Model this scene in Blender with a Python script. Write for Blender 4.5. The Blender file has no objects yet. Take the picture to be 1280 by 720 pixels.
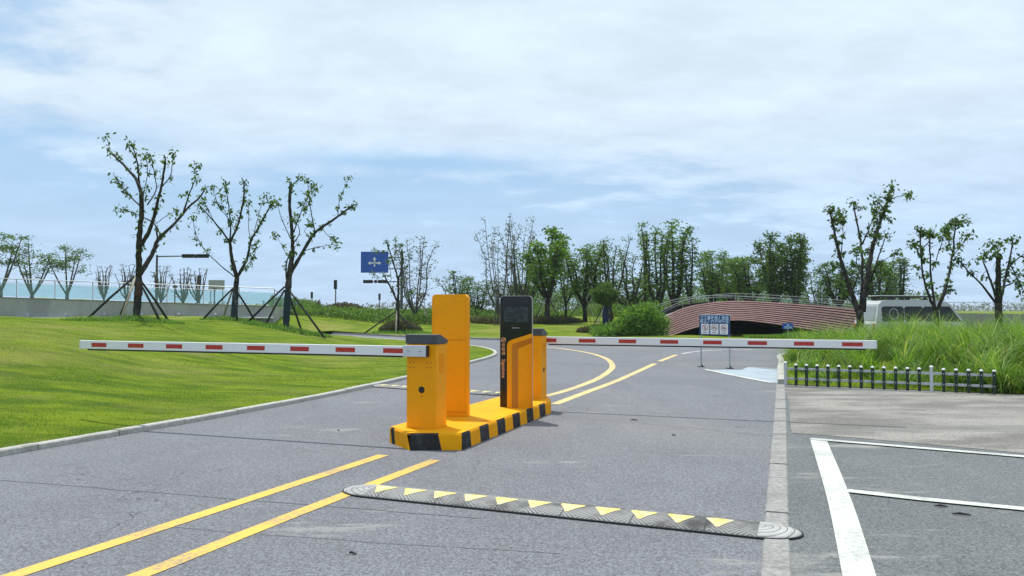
import bpy, bmesh, math, random
import numpy as np
from mathutils import Vector, Matrix
from mathutils.geometry import tessellate_polygon
R = math.radians
sc = bpy.context.scene
col = sc.collection
# ------------------------------------------------------------------ camera, sky, sun, exposure
CAMH, F, HORY = 1.47, 960.0, 388.0
cd = bpy.data.cameras.new("camera"); cam = bpy.data.objects.new("camera", cd); col.objects.link(cam)
cd.sensor_width = 36; cd.lens = 27; cd.clip_start = .05; cd.clip_end = 8000
cam.location = (0, 0, CAMH); cam.rotation_euler = (R(90) + math.atan(28/960.), 0, 0)
sc.camera = cam
SUN_EL, SUN_AZ = 70, -32          # azimuth measured from +Y towards +X (negative: to the left)
sd = bpy.data.lights.new("sun", 'SUN'); sun = bpy.data.objects.new("sun", sd); col.objects.link(sun)
sd.energy = 3.7; sd.angle = R(0.9); sd.color = (1.0, .955, .88)
sv = Vector((math.sin(R(SUN_AZ))*math.cos(R(SUN_EL)), math.cos(R(SUN_AZ))*math.cos(R(SUN_EL)), math.sin(R(SUN_EL))))
sun.rotation_euler = sv.to_track_quat('Z', 'Y').to_euler(); sun.location = (0, 0, 60)
w = bpy.data.worlds.new("World"); sc.world = w; w.use_nodes = True
nt = w.node_tree; N = nt.nodes; L = nt.links
for n in list(N): N.remove(n)
out = N.new('ShaderNodeOutputWorld'); bg = N.new('ShaderNodeBackground'); bg.inputs[1].default_value = 0.12
sky = N.new('ShaderNodeTexSky'); sky.sky_type = 'NISHITA'; sky.sun_disc = False
sky.sun_elevation = R(SUN_EL); sky.sun_rotation = R(SUN_AZ); sky.air_density = 1.2; sky.dust_density = 1.6; sky.ozone_density = 2.0
def mth(op, a, b=None, c=None, clamp=False, tree=None):
    t = tree or nt; n = t.nodes.new('ShaderNodeMath'); n.operation = op; n.use_clamp = clamp
    for i, v in enumerate((a, b, c)):
        if v is None: continue
        if isinstance(v, (int, float)): n.inputs[i].default_value = v
        else: t.links.new(v, n.inputs[i])
    return n.outputs[0]
tc = N.new('ShaderNodeTexCoord'); sep = N.new('ShaderNodeSeparateXYZ'); L.new(tc.outputs['Generated'], sep.inputs[0])
zz = mth('MAXIMUM', sep.outputs[2], 0.0)
den = mth('ADD', zz, 0.16)
cmb = N.new('ShaderNodeCombineXYZ'); L.new(mth('DIVIDE', sep.outputs[0], den), cmb.inputs[0]); L.new(mth('DIVIDE', sep.outputs[1], den), cmb.inputs[1])
def noise(vec, scale, detail=6, rough=.6, dist=0., tree=None, dim='3D'):
    t = tree or nt; n = t.nodes.new('ShaderNodeTexNoise'); n.noise_dimensions = dim
    n.inputs['Scale'].default_value = scale; n.inputs['Detail'].default_value = detail
    n.inputs['Roughness'].default_value = rough; n.inputs['Distortion'].default_value = dist
    if vec is not None: t.links.new(vec, n.inputs['Vector'])
    return n.outputs['Fac']
def mapping(vec, scale=(1, 1, 1), loc=(0, 0, 0), rot=(0, 0, 0), tree=None):
    t = tree or nt; n = t.nodes.new('ShaderNodeMapping'); t.links.new(vec, n.inputs[0])
    n.inputs['Location'].default_value = loc; n.inputs['Rotation'].default_value = rot; n.inputs['Scale'].default_value = scale
    return n.outputs[0]
def maprange(v, a, b, c=0., d=1., tree=None, smooth=True):
    t = tree or nt; n = t.nodes.new('ShaderNodeMapRange'); n.interpolation_type = 'SMOOTHSTEP' if smooth else 'LINEAR'
    t.links.new(v, n.inputs[0])
    for i, k in enumerate((a, b, c, d)): n.inputs[i+1].default_value = k
    return n.outputs[0]
big = noise(mapping(cmb.outputs[0], (.40, .42, 1), (5.3, 1.7, 0), (0, 0, R(6))), 1.0, 6, .58, .25)
fine = noise(mapping(cmb.outputs[0], (1.0, 1.35, 1), (2.3, 0, 0), (0, 0, R(-12))), 2.6, 9, .60, .15)
cv = mth('ADD', mth('MULTIPLY', big, .72), mth('MULTIPLY', fine, .50))
# broad coverage is thicker high up and to the right, thin low on the left
right = mth('MULTIPLY', sep.outputs[0], .26)
bias = mth('ADD', maprange(sep.outputs[2], .12, .24, -.01, .20), right)
cov = maprange(mth('ADD', cv, bias), .50, .72, 0., .97)
yy_ = mth('MAXIMUM', sep.outputs[1], .05); uu = mth('DIVIDE', sep.outputs[0], yy_); vv_ = mth('ADD', mth('DIVIDE', sep.outputs[2], yy_), mth('MULTIPLY', mth('SUBTRACT', noise(mapping(tc.outputs['Generated'], (3, 3, 9)), 1.5, 6, .6), .5), .07))
def gap(u0, v0, a, b, s):
    e = mth('ADD', mth('POWER', mth('ABSOLUTE', mth('DIVIDE', mth('SUBTRACT', uu, u0), a)), 2.), mth('POWER', mth('ABSOLUTE', mth('DIVIDE', mth('SUBTRACT', vv_, v0), b)), 2.))
    return mth('MULTIPLY', mth('POWER', 2.718, mth('MULTIPLY', e, -1.)), s)
gaps = mth('ADD', mth('ADD', gap(-.12, .195, .17, .018, .85), gap(-.62, .238, .16, .016, .6)), gap(-.42, .15, .30, .045, .5))
cov = mth('MULTIPLY', cov, mth('SUBTRACT', 1., mth('MINIMUM', gaps, .9)))
soft = mth('MULTIPLY', maprange(sep.outputs[2], .0, .20, .85, .30), mth('SUBTRACT', 1., mth('MULTIPLY', mth('MINIMUM', gaps, .9), .6)))         # pale air low down
covm = mth('MAXIMUM', cov, soft)
crow = N.new('ShaderNodeMixRGB'); L.new(maprange(sep.outputs[2], .05, .3), crow.inputs[0])
crow.inputs[1].default_value = (4.6, 6.05, 7.9, 1); crow.inputs[2].default_value = (5.95, 6.95, 7.95, 1)
cvar = N.new('ShaderNodeMixRGB'); cvar.blend_type = 'MULTIPLY'; cvar.inputs[0].default_value = 1; L.new(crow.outputs[0], cvar.inputs[1])
L.new(maprange(fine, .3, .75, .90, 1.07), cvar.inputs[2])
blue = N.new('ShaderNodeMixRGB'); blue.inputs[0].default_value = .75; L.new(sky.outputs[0], blue.inputs[1]); blue.inputs[2].default_value = (2.5, 4.5, 6.9, 1)
mx = N.new('ShaderNodeMixRGB'); L.new(covm, mx.inputs[0]); L.new(blue.outputs[0], mx.inputs[1]); L.new(cvar.outputs[0], mx.inputs[2])
L.new(mx.outputs[0], bg.inputs[0]); L.new(bg.outputs[0], out.inputs[0])
vs = sc.view_settings; vs.view_transform = 'Standard'; vs.look = 'None'; vs.gamma = 1; vs.exposure = 0.12; vs.use_curve_mapping = False
sc.cycles.use_denoising = True
sc.cycles.max_bounces = 6; sc.cycles.diffuse_bounces = 3; sc.cycles.transparent_max_bounces = 12

# ------------------------------------------------------------------ helpers
def at(px, py, z=0.):
    """the point at height z that a reading (px, py) of the 1280 x 720 photograph stands for"""
    d = F*(CAMH - z)/(py - HORY); return ((px-640)/F*d, d)
def atd(px, d): return (px-640)/F*d
def zy(py, d): return CAMH + (HORY-py)/F*d
def ss(t): t = max(0., min(1., t)); return t*t*(3-2*t)
def tag(o, label=None, cat=None, group=None, kind=None):
    for k, v in (('label', label), ('category', cat), ('group', group), ('kind', kind)):
        if v: o[k] = v
    return o
def empty(name, loc, rz=0.):
    o = bpy.data.objects.new(name, None); col.objects.link(o); o.location = loc; o.rotation_euler = (0, 0, rz); o.empty_display_size = .2; return o
class MB:
    def __init__(s): s.v = []; s.f = []; s.m = []
    def add(s, vs_, fs_, mi=0):
        k = len(s.v); s.v += [tuple(p) for p in vs_]; s.f += [tuple(k+i for i in f) for f in fs_]; s.m += [mi]*len(fs_); return s
    def box(s, x0, x1, y0, y1, z0, z1, mi=0, mat=None):
        v = [(x, y, z) for z in (z0, z1) for y in (y0, y1) for x in (x0, x1)]
        if mat is not None: v = [mat @ Vector(p) for p in v]
        return s.add(v, [(0, 2, 3, 1), (4, 5, 7, 6), (0, 1, 5, 4), (2, 6, 7, 3), (0, 4, 6, 2), (1, 3, 7, 5)], mi)
    def prism(s, poly, fn0, fn1, mi=0, cap=True):
        """poly 2D list; fn0/fn1 map (a,b)->3D for the two ends"""
        n = len(poly); a = [fn0(*p) for p in poly]; b = [fn1(*p) for p in poly]
        fs_ = [(i, (i+1) % n, n+(i+1) % n, n+i) for i in range(n)]
        if cap:
            tr = tessellate_polygon([[Vector((p[0], p[1], 0)) for p in poly]])
            fs_ += [tuple(reversed(t)) for t in tr] + [tuple(n+i for i in t) for t in tr]
        return s.add(a+b, fs_, mi)
    def tube(s, pts, rad, n=8, mi=0, caps=True):
        pts = [Vector(p) for p in pts]
        if isinstance(rad, (int, float)): rad = [rad]*len(pts)
        k = len(s.v); prev = None
        for i, p in enumerate(pts):
            d = (pts[min(i+1, len(pts)-1)] - pts[max(i-1, 0)])
            d = d.normalized() if d.length > 1e-9 else Vector((0, 0, 1))
            if prev is None:
                a = Vector((1, 0, 0)) if abs(d.x) < .9 else Vector((0, 1, 0)); u = d.cross(a).normalized()
            else:
                u = prev - d*prev.dot(d); u = u.normalized() if u.length > 1e-6 else d.orthogonal().normalized()
            prev = u; v_ = d.cross(u)
            for j in range(n):
                t = 2*math.pi*j/n; s.v.append(tuple(p + (u*math.cos(t)+v_*math.sin(t))*rad[i]))
        for i in range(len(pts)-1):
            for j in range(n):
                s.f.append((k+i*n+j, k+i*n+(j+1) % n, k+(i+1)*n+(j+1) % n, k+(i+1)*n+j)); s.m.append(mi)
        if caps:
            s.f.append(tuple(k+j for j in reversed(range(n)))); s.m.append(mi)
            e = k+(len(pts)-1)*n; s.f.append(tuple(e+j for j in range(n))); s.m.append(mi)
        return s
    def strip(s, pts, wd, z, mi=0):
        """flat ribbon along a 2D polyline"""
        l, r = offset(pts, wd/2), offset(pts, -wd/2); n = len(pts)
        vv = [(p[0], p[1], z) for p in l] + [(p[0], p[1], z) for p in r]
        return s.add(vv, [(n+i, n+i+1, i+1, i) for i in range(n-1)], mi)
    def build(s, name, mats, parent=None, loc=None, rz=None, bevel=0, smooth=False, seg=2):
        me = bpy.data.meshes.new(name); me.from_pydata(s.v, [], s.f)
        mats = mats if isinstance(mats, (list, tuple)) else [mats]
        for m in mats: me.materials.append(m)
        if len(mats) > 1: me.polygons.foreach_set('material_index', s.m)
        if smooth: me.polygons.foreach_set('use_smooth', [True]*len(s.f))
        me.update()
        o = bpy.data.objects.new(name, me); col.objects.link(o)
        if parent is not None: o.parent = parent
        if loc is not None: o.location = loc
        if rz is not None: o.rotation_euler = (0, 0, rz)
        if bevel:
            b = o.modifiers.new('bevel', 'BEVEL'); b.width = bevel; b.segments = seg; b.limit_method = 'ANGLE'; b.angle_limit = R(40)
        return o
def offset(pts, d):
    res = []; n = len(pts)
    for i in range(n):
        a = Vector(pts[max(i-1, 0)][:2]); b = Vector(pts[min(i+1, n-1)][:2]); t = (b-a).normalized()
        res.append((pts[i][0]-t.y*d, pts[i][1]+t.x*d))
    return res
def smoothline(pts, step=.4):
    """Catmull-Rom through 2D/3D points"""
    P = [Vector(p) for p in pts]; P = [P[0]*2-P[1]] + P + [P[-1]*2-P[-2]]; o = []
    for i in range(1, len(P)-2):
        n = max(1, int((P[i+1]-P[i]).length/step))
        for k in range(n):
            t = k/n; a, b, c, d = P[i-1], P[i], P[i+1], P[i+2]
            o.append(tuple(.5*((2*b)+(c-a)*t+(2*a-5*b+4*c-d)*t*t+(3*b-a-3*c+d)*t**3)))
    o.append(tuple(P[-2])); return o
def npmesh(name, verts, faces, mat, parent=None, smooth=False):
    """verts (n,3) float, faces (m,k) int arrays with constant k"""
    me = bpy.data.meshes.new(name); nv = len(verts); nf, k = faces.shape
    me.vertices.add(nv); me.vertices.foreach_set('co', np.asarray(verts, 'f').ravel())
    me.loops.add(nf*k); me.loops.foreach_set('vertex_index', faces.astype('i').ravel())
    me.polygons.add(nf); me.polygons.foreach_set('loop_start', np.arange(nf, dtype='i')*k); 
    me.update(calc_edges=True); me.validate()
    if smooth: me.polygons.foreach_set('use_smooth', [True]*len(me.polygons))
    me.materials.append(mat)
    o = bpy.data.objects.new(name, me); col.objects.link(o)
    if parent is not None: o.parent = parent
    return o

# ------------------------------------------------------------------ materials
class Mt:
    def __init__(s, name, rough=.8, spec=.3, metal=0.):
        s.m = bpy.data.materials.new(name); s.m.use_nodes = True; s.t = s.m.node_tree; s.b = s.t.nodes['Principled BSDF']
        s.b.inputs['Roughness'].default_value = rough; s.b.inputs['Metallic'].default_value = metal
        s.b.inputs['Specular IOR Level'].default_value = spec; s.tc = s.t.nodes.new('ShaderNodeTexCoord')
        s.o = s.tc.outputs['Object']
    def n(s, scale, detail=5, rough=.6, vec=None, dist=0.): return noise(vec or s.o, scale, detail, rough, dist, s.t)
    def mp(s, scale=(1, 1, 1), loc=(0, 0, 0), rot=(0, 0, 0), vec=None): return mapping(vec or s.o, scale, loc, rot, s.t)
    def mr(s, v, a, b, c=0., d=1.): return maprange(v, a, b, c, d, s.t)
    def mix(s, f, a, b, mode='MIX'):
        n = s.t.nodes.new('ShaderNodeMixRGB'); n.blend_type = mode
        for i, v in enumerate((f, a, b)):
            if isinstance(v, (int, float)): n.inputs[i].default_value = v if i == 0 else (v, v, v, 1)
            elif isinstance(v, tuple): n.inputs[i].default_value = (*v, 1)
            else: s.t.links.new(v, n.inputs[i])
        return n.outputs[0]
    def color(s, c):
        if isinstance(c, tuple): s.b.inputs['Base Color'].default_value = (*c, 1)
        else: s.t.links.new(c, s.b.inputs['Base Color'])
        return s
    def bump(s, h, strength=.3, dist=.01):
        n = s.t.nodes.new('ShaderNodeBump'); n.inputs['Strength'].default_value = strength; n.inputs['Distance'].default_value = dist
        s.t.links.new(h, n.inputs['Height']); s.t.links.new(n.outputs[0], s.b.inputs['Normal']); return s
    def roughn(s, v): s.t.links.new(v, s.b.inputs['Roughness']); return s
def paint(name, c, rough=.45, spec=.4, dirt=.12, metal=0., scale=6., dark=.55):
    m = Mt(name, rough, spec, metal); d = m.mr(m.n(scale, 8, .7), .45, .75, 0, dirt)
    c2 = m.mix(d, c, tuple(x*dark+.02 for x in c)); sc_ = m.n(14, 9, .8, m.mp((1, 1, .16))); c2 = m.mix(m.mr(sc_, .66, .72, 0, min(.5, dirt*2)), c2, (.22, .20, .17)); m.color(c2); m.roughn(m.mr(m.n(scale*3), .3, .7, rough*.8, min(1, rough*1.25)))
    return m.m
M = {}
YEL = (.88, .355, .0)
M['yellow'] = paint('yellow_powder_coat', YEL, .5, .22, .2)
M['yellow_top'] = None
M['yellow_shade'] = paint('shaded_yellow_coat', (.52, .19, .0), .45, .4, .1)  # yellow darkened to paint in the shade of the console's recess slopes
M['black_paint'] = paint('black_road_paint', (.018, .018, .018), .65, .3, .5, dark=4.)
M['black_gloss'] = paint('black_glass_panel', (.006, .006, .008), .12, .5, .05)
M['black_plastic'] = paint('black_plastic', (.015, .015, .016), .5, .4, .2, dark=2.)
M['grey_lid'] = paint('dark_grey_lid', (.055, .065, .075), .4, .4, .2, dark=1.6)
M['alu'] = paint('aluminium', (.62, .64, .66), .38, .5, .25, .25)
M['white_arm'] = paint('white_arm_coat', (.80, .80, .79), .35, .45, .1)
M['red'] = paint('red_reflective', (.46, .035, .025), .3, .5, .2)
M['white'] = paint('white_coat', (.78, .78, .77), .5, .4, .15)
M['steel'] = paint('galvanised_steel', (.38, .40, .41), .45, .5, .3, .4)
M['blue'] = paint('blue_sign_sheet', (.008, .085, .42), .4, .5, .1)
M['navy'] = paint('navy_sign_sheet', (.012, .05, .15), .4, .4, .15)
M['pale_blue'] = paint('pale_lettering', (.45, .58, .72), .5, .4, .1)
M['amber'] = paint('amber_lettering', (.75, .42, .2), .5, .4, .1)
M['green_post'] = paint('dark_green_post', (.010, .03, .018), .45, .4, .3, dark=1.7)
M['silver_rail'] = paint('grey_white_rail', (.50, .52, .53), .5, .4, .5)
M['stake_dark'] = paint('dark_wood_stake', (.035, .035, .03), .8, .2, .4)
M['stake_pale'] = paint('pale_bamboo_stake', (.36, .32, .24), .7, .2, .4)
M['wrap_teal'] = paint('dark_teal_trunk_netting', (.022, .045, .052), .85, .2, .5, dark=.4, scale=25)
M['wrap_brown'] = paint('brown_trunk_rope', (.085, .055, .04), .9, .1, .6, dark=.4, scale=30)
M['shade_dark'] = paint('shade_black', (.03, .03, .03), .9, .1, .4)  # near black standing in for shade under the arch and between slats
M['tyre'] = paint('rubber_tyre', (.02, .02, .02), .8, .2, .3, dark=2)
M['van'] = paint('silver_white_car_paint', (.48, .50, .49), .3, .5, .25)
M['board_back'] = paint('grey_board', (.33, .34, .35), .6, .3, .2)
m = Mt('lcd_screen', .15, .5); br = m.n(22, 2, .5, m.mp((1, 1, 2.2))); m.color(m.mix(m.mr(br, .4, .62), (.012, .017, .022), (.035, .05, .06))); M['screen'] = m.m
m = Mt('tinted_glass', .06, .6); m.color((.02, .026, .028)); m.b.inputs['Specular IOR Level'].default_value = .25; M['glass_dark'] = m.m
m = Mt('dusty_rear_glass', .2, .5); m.color((.30, .33, .32)); M['glass_dusty'] = m.m
# teal railing glass: part see-through
m = Mt('teal_rail_glass', .1, .5); m.color((.45, .60, .59))
tr = m.t.nodes.new('ShaderNodeBsdfTransparent'); tr.inputs[0].default_value = (.84, .95, .94, 1); mxs = m.t.nodes.new('ShaderNodeMixShader'); mxs.inputs[0].default_value = .14
m.t.links.new(tr.outputs[0], mxs.inputs[1]); m.t.links.new(m.b.outputs[0], mxs.inputs[2]); m.t.links.new(mxs.outputs[0], m.t.nodes['Material Output'].inputs[0]); M['glass_teal'] = m.m

def asphalt(name, c, tan=.25):
    m = Mt(name, .85, .35)
    v = m.t.nodes.new('ShaderNodeTexVoronoi'); v.inputs['Scale'].default_value = 95; m.t.links.new(m.o, v.inputs['Vector'])
    bw = m.t.nodes.new('ShaderNodeRGBToBW'); m.t.links.new(v.outputs['Color'], bw.inputs[0])
    speck = m.mix(m.mr(bw.outputs[0], .15, .85), tuple(x*.68 for x in c), tuple(x*1.32 for x in c))
    f2 = m.n(38, 4, .7); speck = m.mix(m.mr(f2, .35, .68), m.mix(1, speck, .72, 'MULTIPLY'), speck)
    big_ = m.n(.55, 6, .62, dist=.4); c1 = m.mix(m.mr(big_, .38, .66, 0, .38), speck, m.mix(1, speck, .70, 'MULTIPLY'))
    dust = m.n(.22, 5, .6, m.mp((1, .45, 1), (7, 3, 0), (0, 0, R(-20)))); c2 = m.mix(m.mr(dust, .5, .72, 0, tan), c1, (.27, .255, .22))
    # narrow wheel-worn streaks along the lane
    st = m.n(1.3, 4, .6, m.mp((2.4, .22, 1), rot=(0, 0, R(19.5)))); c3 = m.mix(m.mr(st, .5, .75, 0, .22), c2, m.mix(1, c2, 1.35, 'MULTIPLY'))
    # hairline cracks
    cr = m.t.nodes.new('ShaderNodeTexVoronoi'); cr.feature = 'DISTANCE_TO_EDGE'; cr.inputs['Scale'].default_value = .33
    wv = m.t.nodes.new('ShaderNodeVectorMath'); wv.operation = 'ADD'; nn = m.t.nodes.new('ShaderNodeTexNoise'); nn.inputs['Scale'].default_value = 1.7; nn.inputs['Detail'].default_value = 6
    m.t.links.new(m.o, nn.inputs['Vector']); m.t.links.new(m.o, wv.inputs[0]); m.t.links.new(nn.outputs['Color'], wv.inputs[1]); m.t.links.new(wv.outputs[0], cr.inputs['Vector'])
    crk = mth('MULTIPLY', m.mr(cr.outputs['Distance'], .0, .0035, 1, 0), m.mr(m.n(.5, 2), .5, .6), tree=m.t)
    pt = m.n(.75, 7, .7, m.mp((.55, 1.9, 1), (2.5, 9, 0), (0, 0, R(-8)))); c3 = m.mix(m.mr(pt, .60 if tan < .3 else .56, .66, 0, .5 if tan < .3 else .75), c3, (.33, .32, .30))
    oil = m.n(2.6, 4, .55, m.mp((1, 1, 1), (5, 5, 0))); c3 = m.mix(m.mr(oil, .66, .74, 0, .45), c3, m.mix(1, c3, .45, 'MULTIPLY'))
    c4 = m.mix(mth('MULTIPLY', crk, .75, tree=m.t), c3, (.04, .04, .045))
    m.color(c4); m.bump(mth('ADD', bw.outputs[0], m.n(60, 3, .7), tree=m.t), .55, .006); return m.m
M['asphalt'] = asphalt('asphalt', (.196, .202, .222))
M['asphalt_lot'] = asphalt('asphalt_parking', (.165, .178, .182), .5)
m = Mt('gravelly_concrete', .9, .2); g = m.n(30, 8, .95); t1 = m.mix(m.mr(g, .36, .64), (.145, .138, .125), (.43, .41, .375))
p1 = m.n(.9, 7, .65, m.mp((.6, 1.6, 1))); t2 = m.mix(m.mr(p1, .42, .60), t1, m.mix(1, t1, .60, 'MULTIPLY')); m.color(m.mix(m.mr(m.n(.8, 8, .7, m.mp((.5, 2, 1), (4, 4, 0))), .48, .62, 0, .65), t2, (.17, .175, .165))); m.bump(g, .6, .008); M['gravel'] = m.m
m = Mt('kerb_concrete', .85, .25); g = m.n(26, 6, .7); c_ = m.mix(m.mr(g, .3, .72), (.21, .208, .20), (.36, .355, .34)); m.color(m.mix(m.mr(m.n(2.4, 6, .7), .48, .68, 0, .6), c_, (.17, .165, .145))); m.bump(g, .35, .004); M['kerb'] = m.m
m = Mt('pale_kerb_stone', .85, .25); g = m.n(26, 6, .7); c_ = m.mix(m.mr(g, .3, .72), (.34, .335, .31), (.52, .51, .47)); m.color(m.mix(m.mr(m.n(1.8, 6, .7), .5, .68, 0, .5), c_, (.22, .21, .17))); m.bump(g, .35, .004); M['kerb_pale'] = m.m
m = Mt('worn_wall_concrete', .85, .2); g = m.n(.8, 8, .7, m.mp((1, 1, .35))); c_ = m.mix(m.mr(g, .35, .7), (.28, .285, .28), (.40, .40, .385)); stn = m.n(3., 6, .6, m.mp((1, 1, .12))); m.color(m.mix(m.mr(stn, .55, .75, 0, .4), c_, (.17, .17, .165))); M['concrete'] = m.m
def linepaint(name, c, wear=.5, under=(.18, .18, .19)):
    m = Mt(name, .7, .35); a = m.n(26, 8, .8); b = m.n(1.6, 5, .6); k = m.mr(mth('ADD', mth('MULTIPLY', a, .6, tree=m.t), mth('MULTIPLY', b, .4, tree=m.t), tree=m.t), .47, .60, 0, wear)
    m.color(m.mix(k, c, under)); m.bump(a, .3, .003); return m.m
M['yellow_line'] = linepaint('yellow_road_line', (.72, .46, .08), .70)
M['yellow_line_far'] = linepaint('faded_yellow_road_line', (.68, .52, .22), .6)
M['white_line'] = linepaint('white_road_line', (.58, .60, .55), .5)
M['white_worn'] = linepaint('worn_white_line', (.6, .6, .58), .85)
M['white_patch'] = linepaint('pale_blue_white_patch', (.34, .41, .46), .7, (.24, .26, .28))
M['joint'] = paint('tar_joint', (.10, .10, .105), .7)
m = Mt('lawn', .95, .1)
a = m.n(.16, 6, .6, m.mp((1, 1, .2), (3, 1, 0))); b = m.n(1.1, 6, .65, m.mp((.6, 1.8, 1))); c_ = m.n(55, 5, .75, m.mp((1, .45, 1)))
c0 = m.mix(m.mr(b, .34, .66), (.085, .165, .008), (.255, .345, .018))
c0 = m.mix(m.mr(a, .45, .68, 0, .75), c0, (.34, .33, .09))
c0 = m.mix(m.mr(m.n(.45, 7, .7, m.mp((.7, 1.5, 1), (11, 4, 0))),   .56, .70, 0, .6), c0, (.38, .33, .14))
m.color(m.mix(m.mr(c_, .3, .72), m.mix(1, c0, .55, 'MULTIPLY'), c0)); m.bump(mth('ADD', c_, mth('MULTIPLY', b, 2.2, tree=m.t), tree=m.t), .8, .05); M['lawn'] = m.m
def island_mix(m, pairs):
    g = m.t.nodes.new('ShaderNodeNewGeometry'); r = m.t.nodes.new('ShaderNodeValToRGB'); m.t.links.new(g.outputs['Random Per Island'], r.inputs[0])
    e = r.color_ramp.elements
    for i, (p, c) in enumerate(pairs):
        if i < 2: e[i].position = p; e[i].color = (*c, 1)
        else: q = e.new(p); q.color = (*c, 1)
    return r.outputs[0]
def leafmat(name, pairs, transl=.42, rough=.5):
    m = Mt(name, rough, .35); c = island_mix(m, pairs); m.color(c)
    t = m.t.nodes.new('ShaderNodeBsdfTranslucent'); m.t.links.new(m.mix(1, c, (1.5, 1.6, .7), 'MULTIPLY'), t.inputs[0])
    x = m.t.nodes.new('ShaderNodeMixShader'); x.inputs[0].default_value = transl
    m.t.links.new(m.b.outputs[0], x.inputs[1]); m.t.links.new(t.outputs[0], x.inputs[2]); m.t.links.new(x.outputs[0], m.t.nodes['Material Output'].inputs[0]); return m.m
M['leaf_dark'] = leafmat('dark_leaf', [(0, (.032, .070, .016)), (1, (.13, .205, .045)), (.5, (.07, .13, .028))])
M['leaf_mid'] = leafmat('mid_leaf', [(0, (.050, .110, .022)), (1, (.18, .27, .055)), (.5, (.10, .18, .032))])
M['leaf_bright'] = leafmat('bright_leaf', [(0, (.055, .125, .016)), (1, (.17, .27, .045)), (.5, (.10, .19, .024))], .45)
M['leaf_grey'] = leafmat('grey_green_leaf', [(0, (.045, .055, .030)), (1, (.13, .14, .08)), (.5, (.08, .095, .05))])
M['leaf_purple'] = leafmat('purplish_ground_shrub', [(0, (.045, .038, .028)), (1, (.12, .09, .06)), (.5, (.07, .08, .035))])
M['grass_tall'] = leafmat('tall_grass_blade', [(0, (.035, .085, .010)), (1, (.50, .42, .19)), (.35, (.10, .21, .02)), (.78, (.18, .32, .035)), (.93, (.32, .42, .09))], .4)
M['grass_lawn'] = leafmat('lawn_grass_blade', [(0, (.09, .18, .010)), (1, (.48, .44, .14)), (.35, (.18, .30, .012)), (.8, (.30, .40, .03))], .35, .6)
M['reed'] = leafmat('reed_blade', [(0, (.05, .12, .018)), (1, (.22, .36, .07)), (.5, (.11, .22, .035))])
def bark(name, a, b):
    m = Mt(name, .9, .15); g = m.n(9, 7, .7, m.mp((1, 1, .3))); m.color(m.mix(m.mr(g, .35, .7), a, b)); m.bump(g, .8, .02); return m.m
M['bark'] = bark('dark_bark', (.022, .020, .017), (.075, .068, .055))
M['bark_pale'] = bark('grey_bark', (.06, .055, .048), (.17, .16, .14))
core_off = 1.53-.09
m = Mt('rubber_speed_bump', .75, .3)
sp = m.t.nodes.new('ShaderNodeSeparateXYZ'); m.t.links.new(m.o, sp.inputs[0])
pp = mth('PINGPONG', mth('ADD', sp.outputs[0], core_off, tree=m.t), .131, tree=m.t)
wv = mth('FRACT', mth('MULTIPLY', mth('ADD', mth('MULTIPLY', pp, 1.0, tree=m.t), sp.outputs[1], tree=m.t), 30., tree=m.t), tree=m.t)
st = m.mr(mth('ABSOLUTE', mth('SUBTRACT', wv, .5, tree=m.t), tree=m.t), .18, .30)
dst = m.mr(m.n(2.2, 6, .7), .34, .60)
gx = m.mr(sp.outputs[0], -1.6, 1.4, .35, -.12); c_ = m.mix(mth('ADD', dst, gx, clamp=True, tree=m.t), (.075, .075, .074), (.34, .34, .33)); seam = m.mr(mth('ABSOLUTE', mth('SUBTRACT', mth('FRACT', mth('MULTIPLY', mth('ADD', sp.outputs[0], 1.6, tree=m.t), 2., tree=m.t), tree=m.t), .5, tree=m.t), tree=m.t), .008, .016, 1, 0); m.color(m.mix(mth('MAXIMUM', mth('MULTIPLY', st, .55, tree=m.t), mth('MULTIPLY', seam, .8, tree=m.t), tree=m.t), c_, (.035, .035, .037))); m.bump(st, .8, -.006); M['bump'] = m.m
m = Mt('rubber_end_cap', .75, .3)
g = m.t.nodes.new('ShaderNodeTexWave'); g.wave_type = 'RINGS'; g.rings_direction = 'Z'; g.inputs['Scale'].default_value = 7; g.inputs['Distortion'].default_value = .6; m.t.links.new(m.o, g.inputs[0])
m.color(m.mix(m.mr(g.outputs['Fac'], .02, .12), (.15, .15, .15), m.mix(m.mr(m.n(9, 6, .7), .3, .7), (.27, .27, .265), (.46, .46, .45)))); m.bump(g.outputs['Fac'], .6, .004); M['bump_cap'] = m.m
m = Mt('worn_yellow_reflector', .6, .4); k = m.n(16, 9, .85); m.color(m.mix(m.mr(k, .44, .58, 0, .85), (.74, .60, .13), (.48, .47, .42))); m.bump(k, .4, .003); M['bump_yellow'] = m.m
m = Mt('timber_slats', .6, .3); g = m.n(5, 5, .6, m.mp((.3, .3, 3))); m.color(m.mix(m.mr(g, .3, .7), (.29, .165, .15), (.41, .245, .225))); M['slat'] = m.m
m = Mt('far_ground', .95, .1); m.color(m.mix(m.mr(m.n(.02, 6, .6), .35, .65), (.06, .10, .025), (.13, .14, .05))); M['far'] = m.m

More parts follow.
